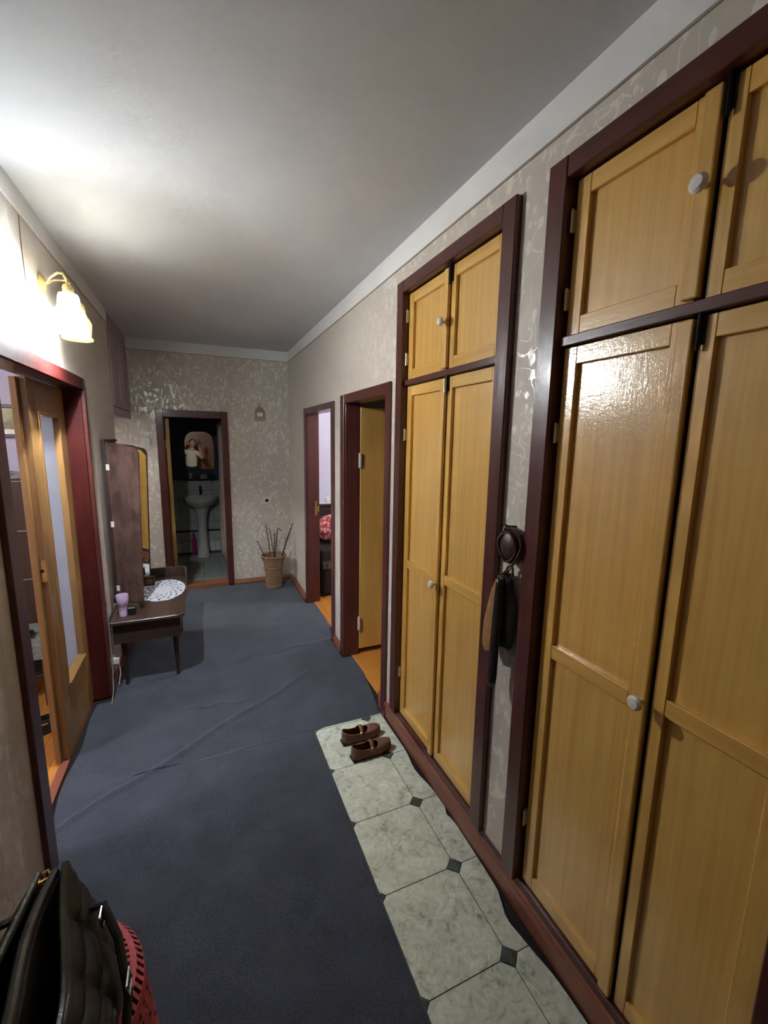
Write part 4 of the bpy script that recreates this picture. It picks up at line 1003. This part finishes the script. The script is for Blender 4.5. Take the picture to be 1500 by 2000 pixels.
obj('backing', MB().prism([(0.012+(x-0.012)*1.02, 1.5+(z-1.5)*1.02) for x, z in mo], 'y', 6.7225, 6.738).xf(RT), 'dark_wood', bm_)
bshelf = thing('bathroom_shelf', 'dark shelf under the bathroom mirror', 'shelf', (0, 6.7, 1.12))
obj('board', B(-0.235, 0.21, 6.63, 6.731, 1.105, 1.122), 'dark_wood', bshelf, 0.002)
obj('rail', MB().tube([(-0.23, 6.64, 1.12), (-0.23, 6.64, 1.155), (0.205, 6.64, 1.155), (0.205, 6.64, 1.12)], 0.004, 6), 'chrome', bshelf)
for x in (-0.18, 0.15): obj('bracket', B(x, x+0.012, 6.66, 6.731, 1.07, 1.105), 'dark_wood', bshelf)
for k, (x, h, mt, lb) in enumerate(((-0.12, 0.075, 'white_plastic', 'pale toiletry jar on the left of the bathroom shelf'), (0.05, 0.05, 'paper_white', 'low pale soap box in the middle of the bathroom shelf'), (0.15, 0.07, 'black_plastic', 'dark toiletry jar on the right of the bathroom shelf'))):
    tag(obj('toiletry_jar' if k != 1 else 'soap_box', MB().lathe([(0.022, 0.0005), (0.024, h*0.7), (0.016, h*0.8), (0.016, h), (0.001, h)], (x, 6.685, 1.122), 14, sx=1 if k != 1 else 2.0), mt, None, 0, True, loc=(x, 6.685, 1.122)), lb, 'jar' if k != 1 else 'box')
pp = thing('water_pipe', 'horizontal painted water pipe along the bathroom wall below the sink', 'pipe', (0, 6.7, 0.36))
obj('pipe', MB().tube([(-0.6, 6.705, 0.355), (0.58, 6.705, 0.355)], 0.012, 8), 'black_metal', pp, 0, True)
for x in (-0.4, 0.4): obj('clamp', B(x-0.012, x+0.012, 6.70, 6.732, 0.34, 0.37), 'black_metal', pp)
mg = thing('magenta_bottle', 'magenta plastic bottle beside the sink pedestal', 'bottle', (-0.125, 6.63, 0.011))
obj('body', MB().lathe([(0.028, 0.012), (0.03, 0.03), (0.03, 0.24), (0.018, 0.28), (0.014, 0.29), (0.014, 0.30), (0.001, 0.301)], (-0.125, 6.63, 0), 16), 'magenta_plastic', mg, 0, True)
obj('cap', MB().lathe([(0.016, 0.30), (0.016, 0.335), (0.001, 0.336)], (-0.125, 6.63, 0), 14), 'magenta_plastic', mg, 0, True)
cu = thing('shower_curtain', 'beige shower curtain hanging at the right of the bathroom door', 'curtain', (0.25, 5.9, 0.3))
vs = []; fs = []; N = 70
for i in range(N+1):
    t = i/N; y = 5.55+0.70*t
    for k in range(13):
        u = k/12; z = 0.18+1.66*u; amp = 0.022*(1.1-0.4*u)
        vs.append((0.250+amp*math.sin(t*38+0.5*math.sin(u*3))+0.02*(1-u)*math.sin(t*9), y, z))
for i in range(N):
    for k in range(12): p = i*13+k; fs.append((p, p+1, p+14, p+13))
obj('cloth', MB().add(vs, fs), 'curtain', cu, 0, True, solid=0.002, angle=80)
obj('rod', MB().tube([(0.250, 5.27, 1.87), (0.250, 6.735, 1.87)], 0.010, 8), 'chrome', cu, 0, True)
for k in range(6): obj('ring', MB().tube([(0.250+0.016*math.cos(a), 5.58+0.125*k, 1.858+0.022*math.sin(a)) for a in [2*math.pi*q/10 for q in range(10)]], 0.0025, 5, True), 'white_plastic', cu)

# ------------------------------------------------------------------ side rooms
def planks(parent, x0, x1, y0, y1, pw, plen, along='y'):
    me = None; i = 0; x = x0
    while x < x1-1e-6:
        off = (i % 2)*plen*0.5; y = y0-off
        while y < y1-1e-6:
            if me is None:
                o = obj('plank', B(0, pw-0.0015, 0, plen-0.0015, 0, 0.008) if along == 'y' else B(0, plen-0.0015, 0, pw-0.0015, 0, 0.008), 'parquet', parent, 0.0008); me = o.data
            else:
                o = bpy.data.objects.new('plank', me); COL.objects.link(o); o.parent = parent
            o.location = (x, y, -0.0045) if along == 'y' else (y, x, -0.0045)
            y += plen
        x += pw; i += 1
fl = struct('floor_left_room', B(-3.6, -0.745, 0.2, 4.0, -0.012, -0.004), 'parquet', 'orange parquet floor of the left room', cat='floor')
planks(fl, -1.42, -0.76, 2.05, 3.45, 0.07, 0.35)
fb = struct('floor_room_right', B(1.04, 3.6, 2.26, 3.28, -0.012, -0.004), 'parquet', 'orange parquet floor behind the open yellow door', cat='floor')
planks(fb, 1.045, 1.75, 2.30, 3.25, 0.07, 0.35)
fa = struct('floor_room_far', B(1.04, 4.0, 3.34, 5.3, -0.012, -0.004), 'parquet', 'orange parquet floor of the lavender room', cat='floor')
planks(fa, 1.045, 1.60, 3.40, 4.40, 0.07, 0.35)
struct('wall_left_room', MB().box(-3.6, -0.745, 3.99, 4.09, 0, ZC).box(-3.7, -3.6, 0.1, 4.1, 0, ZC).box(-3.6, -0.745, 0.1, 0.2, 0, ZC), 'wallpaper_lavender', 'lavender papered walls of the left room', cat='wall')
struct('wall_room_right', MB().box(1.09, 3.6, 3.28, 3.34, 0, ZC).box(1.09, 3.6, 2.18, 2.26, 0, ZC).box(3.6, 3.7, 2.18, 3.34, 0, ZC), 'plaster', 'plain walls of the dim room behind the open yellow door', cat='wall')
struct('wall_room_far', MB().box(1.0, 4.0, 5.3, 5.4, 0, ZC).box(4.0, 4.1, 3.3, 5.4, 0, ZC), 'wallpaper_lavender', 'lavender papered wall seen through the far right doorway', cat='wall')
def pendant(name, label, x, y, watts):
    t = thing(name, label, 'lamp', (x, y, 2.3))
    obj('globe', MB().ell((x, y, 2.28), 0.10, 0.10, 0.10, 24, 14), 'pendant_glow', t, 0, True)
    obj('cord', MB().tube([(x, y, ZC), (x, y, 2.38)], 0.004, 6), 'white_plastic', t); obj('rose', MB().lathe([(0.05, 0), (0.03, -0.03), (0.001, -0.031)], (x, y, ZC), 18), 'white_plastic', t)
    ld = bpy.data.lights.new('globe_light', 'POINT'); ld.energy = watts; ld.color = (0.93, 0.95, 1.0); ld.shadow_soft_size = 0.105
    lo = bpy.data.objects.new('globe_light', ld); COL.objects.link(lo); lo.parent = t; lo.location = (0, 0, -0.02)
pendant('pendant_lamp', 'round white pendant lamp hanging in the left room', -2.4, 1.5, ROOM_LEFT_W)
pendant('pendant_lamp', 'added pendant lamp out of view in the side passage, brightening the far hallway', -2.0, 4.62, PASSAGE_FILL_W)  # invented fill source, brightens the far walls from out of view
pendant('pendant_lamp', 'round white pendant lamp hanging in the lavender far room', 2.15, 3.85, ROOM_A_W)

# left room contents
pf = thing('framed_picture', 'framed picture on the lavender wall of the left room', 'picture', (-1.35, 3.99, 1.78))
for (a, b, c, d) in ((-1.56, -1.19, 1.885, 1.91), (-1.56, -1.19, 1.675, 1.70), (-1.56, -1.535, 1.70, 1.885), (-1.215, -1.19, 1.70, 1.885)):
    obj('frame_bar', B(a, b, 3.965, 3.989, c, d), 'frame_dark', pf, 0.003)
obj('print', B(-1.535, -1.215, 3.975, 3.985, 1.735, 1.885), 'picture_print', pf); obj('mount', B(-1.535, -1.215, 3.974, 3.985, 1.70, 1.735), 'paper_white', pf)
wdx0, wdx1, wdy0, wdy1 = -1.335, -0.80, 3.62, 3.985
wd = thing('brown_cabinet', 'tall dark brown cabinet in stacked sections in the left room', 'cabinet', (-1.07, 3.8, 0))
for k, (z0, z1) in enumerate(((0.03, 0.335), (0.34, 0.70), (0.705, 1.045), (1.05, 1.385))):
    s_ = obj('section', B(wdx0+(0.0 if k == 3 else -0.06), wdx1, wdy0, wdy1, z0, z1), 'wardrobe_brown', wd, 0.003)
    obj('edge_band', B(wdx0+(0.0 if k == 3 else -0.06), wdx1, wdy0-0.003, wdy0+0.004, z1-0.001, z1+0.005), 'seam_brown', s_)
obj('top_board', B(wdx0, wdx1, wdy0, wdy1, 1.387, 1.40), 'dark_wood', wd, 0.003)
cap = thing('shiny_dish', 'shallow metal dish lying on top of the brown cabinet', 'dish', (-1.20, 3.75, 1.40))
obj('bowl', MB().lathe([(0.075, 0.001), (0.070, 0.02), (0.045, 0.045), (0.001, 0.052)], (-1.20, 3.75, 1.40), 24), 'chrome', cap, 0, True)
tt = thing('phone_table', 'small dark side table with a lace cloth in the left room', 'table', (-1.1, 3.3, 0))
obj('table_top', B(-1.36, -0.93, 3.10, 3.50, 0.395, 0.42), 'dark_wood', tt, 0.003)
obj('shelf', B(-1.34, -0.95, 3.12, 3.48, 0.20, 0.215), 'dark_wood', tt, 0.002)
for x in (-1.345, -0.965):
    for y in (3.115, 3.465): obj('leg', B(x, x+0.03, y, y+0.03, 0.004, 0.395), 'dark_wood', tt)
lc_ = obj('lace_cloth', MB().box(-1.34, -0.935, 3.095, 3.49, 0.4205, 0.424).box(-1.34, -0.935, 3.093, 3.095, 0.33, 0.424), 'lace_green', None, 0, loc=(-1.1, 3.3, 0.42)); tag(lc_, 'grey-green lace cloth covering the small side table', 'cloth')
ph = thing('cordless_phone', 'black cordless phone standing in its cradle on the lace cloth', 'phone', (-1.1, 3.2, 0.425))
pT = Matrix.Translation((-1.105, 3.235, 0.436)) @ Matrix.Rotation(R(10), 4, 'X') @ Matrix.Rotation(R(9), 4, 'Y')
obj('cradle', B(-1.14, -1.04, 3.20, 3.30, 0.4245, 0.455), 'black_plastic', ph, 0.006)
hs = obj('handset', MB().box(-0.025, 0.025, -0.012, 0.012, 0.012, 0.165).xf(pT), 'black_plastic', ph, 0.005)
obj('screen', MB().box(-0.018, 0.018, -0.0135, -0.0118, 0.11, 0.145).xf(pT), 'phone_screen', hs)
kp = MB()
for i in range(3):
    for k in range(4): kp.box(-0.018+0.013*i, -0.008+0.013*i, -0.0135, -0.0118, 0.03+0.018*k, 0.042+0.018*k)
obj('keypad', kp.xf(pT), 'white_plastic', hs)
def slipper(label, x, y, ang):
    t = thing('slipper', label, 'slipper', (x, y, 0.006), 'black slippers on the parquet')
    T = Matrix.Translation((x, y, 0.004)) @ Matrix.Rotation(R(ang), 4, 'Z')
    ol = [(0.25*s, 0.042*math.sin(math.pi*min(1, 0.08+0.92*s))**0.5*(0.8+0.25*s)) for s in [i/12 for i in range(13)]]; ol = ol + [(a, -b) for a, b in ol[::-1]]
    obj('sole', MB().prism(ol, 'z', 0, 0.018).xf(T), 'rubber_black', t, 0.002)
    vs = []; fs = []
    for i in range(6):
        for j in range(9):
            a = math.pi*j/8; xx = 0.13+0.095*i/5; vs.append((xx, 0.046*math.cos(a)*(1-0.25*(i/5)**2), 0.014+0.045*math.sin(a)*(1-0.35*(i/5)**2)))
    for i in range(5):
        for j in range(8): fs.append((i*9+j, i*9+j+1, (i+1)*9+j+1, (i+1)*9+j))
    obj('strap', MB().add(vs, fs).xf(T), 'rubber_black', t, 0, True, solid=0.004)
slipper('black slipper just inside the left doorway, nearer one', -0.995, 2.78, 25)
slipper('black slipper just inside the left doorway, farther one', -1.02, 2.93, 12)

# far right room contents
sf = thing('dark_sofa', 'dark sofa with a fringed throw seen through the far right doorway', 'sofa', (1.7, 4.7, 0))
obj('seat_base', B(1.16, 2.6, 4.36, 5.0, 0.02, 0.36), 'sofa_dark', sf, 0.02, seg=2)
obj('seat_cushion', B(1.155, 2.6, 4.33, 4.85, 0.36, 0.52), 'sofa_dark', sf, 0.03, seg=3)
obj('backrest', B(1.16, 2.6, 4.82, 5.02, 0.36, 0.80), 'sofa_dark', sf, 0.04, seg=3)
fr = MB(); 
for k in range(46): fr.tube([(1.165+0.016*k, 4.322, 0.415), (1.165+0.016*k+rnd.uniform(-.004, .004), 4.320, 0.33)], 0.0025, 4)
fg = obj('throw_fringe', fr, 'fringe', sf); fg['kind'] = 'stuff'
obj('throw', MB().box(1.15, 1.95, 4.322, 4.33, 0.41, 0.53).box(1.15, 1.95, 4.33, 4.82, 0.522, 0.53), 'sofa_dark', sf, 0.003)
cs = MB().ell((1.42, 4.66, 0.70), 0.26, 0.10, 0.165, 24, 14).xf(Matrix.Translation((1.42, 4.66, 0.70)) @ Matrix.Rotation(R(-14), 4, 'X') @ Matrix.Translation((-1.42, -4.66, -0.70)))
tag(obj('cushion', cs, 'floral_red', None, 0, True, loc=(1.42, 4.66, 0.55)), 'red floral cushion leaning on the dark sofa', 'cushion')
ds = thing('dark_sideboard', 'dark sideboard edge behind the red cushion in the lavender room', 'sideboard', (1.7, 5.17, 0))
obj('body', B(1.12, 2.4, 5.06, 5.29, 0.01, 0.90), 'dark_wood', ds, 0.003); obj('top', B(1.11, 2.42, 5.04, 5.295, 0.90, 0.925), 'frame_dark', ds, 0.003)
obj('runner_cloth', B(1.2, 2.3, 5.042, 5.29, 0.9255, 0.9275), 'crochet_white', ds)
cu2 = thing('white_cup', 'small white cup with handle on the sideboard in the lavender room', 'cup', (1.435, 5.12, 0.928))
obj('body', MB().lathe([(0.020, 0.0005), (0.032, 0.03), (0.036, 0.065), (0.033, 0.065), (0.029, 0.03), (0.001, 0.008)], (1.435, 5.12, 0.928), 18), 'white_ceramic', cu2, 0, True)
obj('handle', MB().tube([(1.470+0.018*math.sin(a), 5.12, 0.962+0.02*math.cos(a)) for a in [math.pi*q/8 for q in range(9)]], 0.004, 6), 'white_ceramic', cu2, 0, True)

# ------------------------------------------------------------------ behind the camera: entrance door and the photographer (seen in the bathroom mirror)
de = sempty('door_5', 'brown wooden entrance door behind the photographer', 'door', (0.05, YB, 0))
ye = YB
obj('casing_post', B(-0.50, -0.42, ye, ye+0.02, 0, 2.10), 'dark_wood', de, 0.003); obj('casing_post', B(0.62, 0.70, ye, ye+0.02, 0, 2.10), 'dark_wood', de, 0.003)
obj('casing_head', B(-0.42, 0.62, ye, ye+0.02, 2.02, 2.10), 'dark_wood', de, 0.003)
le = obj('leaf', B(-0.42, 0.62, ye, ye+0.012, 0.01, 2.02), 'entry_door', de)
for (x0, x1, z0, z1) in ((-0.34, 0.07, 0.12, 0.95), (0.13, 0.54, 0.12, 0.95), (-0.34, 0.07, 1.05, 1.92), (0.13, 0.54, 1.05, 1.92)):
    obj('panel', B(x0, x1, ye+0.010, ye+0.018, z0, z1), 'entry_door', le, 0.006)
obj('handle', MB().tube([(-0.37, ye+0.012, 1.02), (-0.37, ye+0.05, 1.02), (-0.26, ye+0.05, 1.02)], 0.009, 8), 'brass', le, 0, True)

def skinned(name, pts, edges, radii, mat, parent, root=0, sub=2):
    me = bpy.data.meshes.new(name); off = root_loc(parent)
    me.from_pydata([tuple(Vector(p)-off) for p in pts], edges, []); me.materials.append(M[mat])
    o = bpy.data.objects.new(name, me); COL.objects.link(o); o.parent = parent
    md = o.modifiers.new('skin', 'SKIN'); md.use_smooth_shade = True
    for i, v in enumerate(me.skin_vertices[0].data):
        r = radii[i]; v.radius = r if isinstance(r, tuple) else (r, r); v.use_root = (i == root)
    s = o.modifiers.new('sub', 'SUBSURF'); s.levels = sub; s.render_levels = sub
    return o
PX, PY = -0.20, -0.42
pe = thing('person', 'person in a cream t-shirt photographing with a raised phone, seen in the bathroom mirror', 'person', (PX, PY, 0))
pts = {'pel': (PX, PY, 0.93), 'wst': (PX, PY, 1.08), 'chs': (PX+0.01, PY, 1.28), 'nkb': (PX+0.02, PY+0.01, 1.43), 'nk': (PX+0.03, PY+0.03, 1.50), 'hd0': (PX+0.04, PY+0.05, 1.57),
       'shl': (PX-0.17, PY, 1.40), 'ell': (PX-0.27, PY+0.08, 1.56), 'wrl': (PX-0.13, PY+0.12, 1.72), 'hal': (PX-0.08, PY+0.13, 1.74),
       'shr': (PX+0.18, PY+0.02, 1.38), 'elr': (PX+0.30, PY+0.16, 1.22), 'wrr': (PX+0.235, PY+0.29, 1.47), 'har': (PX+0.225, PY+0.315, 1.55),
       'hpl': (PX-0.09, PY, 0.90), 'knl': (PX-0.10, PY+0.02, 0.50), 'anl': (PX-0.11, PY-0.01, 0.09), 'tol': (PX-0.13, PY+0.14, 0.035),
       'hpr': (PX+0.09, PY, 0.90), 'knr': (PX+0.10, PY+0.02, 0.50), 'anr': (PX+0.11, PY-0.01, 0.09), 'tor': (PX+0.13, PY+0.14, 0.035)}
rad = {'pel': (0.15, 0.105), 'wst': (0.135, 0.095), 'chs': (0.155, 0.11), 'nkb': (0.085, 0.07), 'nk': 0.052, 'hd0': 0.055, 'shl': 0.062, 'ell': 0.042, 'wrl': 0.028, 'hal': 0.034,
       'shr': 0.062, 'elr': 0.042, 'wrr': 0.028, 'har': 0.030, 'hpl': 0.088, 'knl': 0.058, 'anl': 0.042, 'tol': 0.034, 'hpr': 0.088, 'knr': 0.058, 'anr': 0.042, 'tor': 0.034}
keys = list(pts); E_ = [('pel', 'wst'), ('wst', 'chs'), ('chs', 'nkb'), ('nkb', 'nk'), ('nk', 'hd0'), ('nkb', 'shl'), ('shl', 'ell'), ('ell', 'wrl'), ('wrl', 'hal'), ('nkb', 'shr'), ('shr', 'elr'), ('elr', 'wrr'), ('wrr', 'har'),
      ('pel', 'hpl'), ('hpl', 'knl'), ('knl', 'anl'), ('anl', 'tol'), ('pel', 'hpr'), ('hpr', 'knr'), ('knr', 'anr'), ('anr', 'tor')]
skinned('body', [pts[k] for k in keys], [(keys.index(a), keys.index(b)) for a, b in E_], [rad[k] for k in keys], 'skin', pe)
# t-shirt and trousers over the body
def grow(names, extra=1.14, pre='', mat='tee_cream', rename='t_shirt', scale_last=None):
    ks = names; ed = [(ks.index(a), ks.index(b)) for a, b in E_ if a in ks and b in ks]
    def g(r): return tuple(q*extra for q in r) if isinstance(r, tuple) else r*extra
    P = [pts[k] for k in ks]; Rr = [g(rad[k]) for k in ks]
    return P, ed, Rr
P, ed, Rr = grow(['pel', 'wst', 'chs', 'nkb', 'shl', 'shr'], 1.17)
P[0] = (PX, PY, 0.86)
for a, b in (('shl', 'ell'), ('shr', 'elr')):
    va_ = Vector(pts[a]); vb_ = Vector(pts[b]); i = 4 if a == 'shl' else 5
    P.append(tuple(va_.lerp(vb_, 0.55))); Rr.append(0.062); ed.append((i, len(P)-1))
skinned('t_shirt', P, ed, Rr, 'tee_cream', pe)
P, ed, Rr = grow(['pel', 'hpl', 'knl', 'anl', 'hpr', 'knr', 'anr'], 1.16); P[0] = (PX, PY, 0.92)
skinned('trousers', P, ed, Rr, 'trousers', pe)
hdm = MB().ell((PX+0.045, PY+0.065, 1.655), 0.078, 0.098, 0.118, 20, 14)
hdm.ell((PX+0.055, PY+0.165, 1.645), 0.012, 0.018, 0.020, 8, 6); hdm.ell((PX-0.035, PY+0.06, 1.65), 0.010, 0.018, 0.03, 8, 6); hdm.ell((PX+0.125, PY+0.06, 1.65), 0.010, 0.018, 0.03, 8, 6)
hdo = obj('head', hdm, 'skin', pe, 0, True)
for x in (PX+0.02, PX+0.085): obj('eye', MB().ell((x, PY+0.153, 1.668), 0.011, 0.008, 0.007, 8, 6), 'dark_gap', hdo, 0, True)
obj('mouth', MB().ell((PX+0.053, PY+0.152, 1.605), 0.022, 0.010, 0.006, 10, 6), 'leather_brown', hdo, 0, True)
hr = MB().ell((PX+0.042, PY+0.045, 1.685), 0.086, 0.098, 0.105, 18, 12); obj('hair', hr, 'hair_dark', hdo, 0, True)
# fingers of both hands
def fingers(base, dirs, r=0.009):
    for k, (o_, path) in enumerate(dirs):
        q = [Vector(base)+Vector(o_)]
        for d in path: q.append(q[-1]+Vector(d))
        skinned('finger', [tuple(p) for p in q], [(i, i+1) for i in range(len(q)-1)], [r, r*0.9, r*0.8][:len(q)], 'skin', pe, 0, 1)
fingers(pts['har'], [((0.030, 0.012, 0.005+0.019*k), ((-0.012, 0.030, 0.004), (-0.030, 0.004, 0.003))) for k in range(4)] + [((-0.028, -0.004, 0.0), ((-0.012, 0.018, 0.03), (0.006, 0.012, 0.03)))], 0.0085)
fingers(pts['hal'], [((0.01, 0.006*k-0.01, 0.012), ((0.035, 0.004*k, 0.018), (0.03, 0.004*k, 0.004))) for k in range(4)] + [((0.0, 0.02, -0.012), ((0.02, 0.022, -0.01), (0.02, 0.01, -0.006)))], 0.0085)
pho = thing('smartphone', 'black smartphone held up by the photographer in the mirror', 'phone', (0.02, -0.09, 1.6))
obj('case', B(-0.012, 0.062, -0.092, -0.083, 1.565, 1.725), 'black_plastic', pho, 0.003)
obj('camera_bump', B(-0.008, 0.022, -0.083, -0.080, 1.685, 1.72), 'black_metal', pho, 0.001)
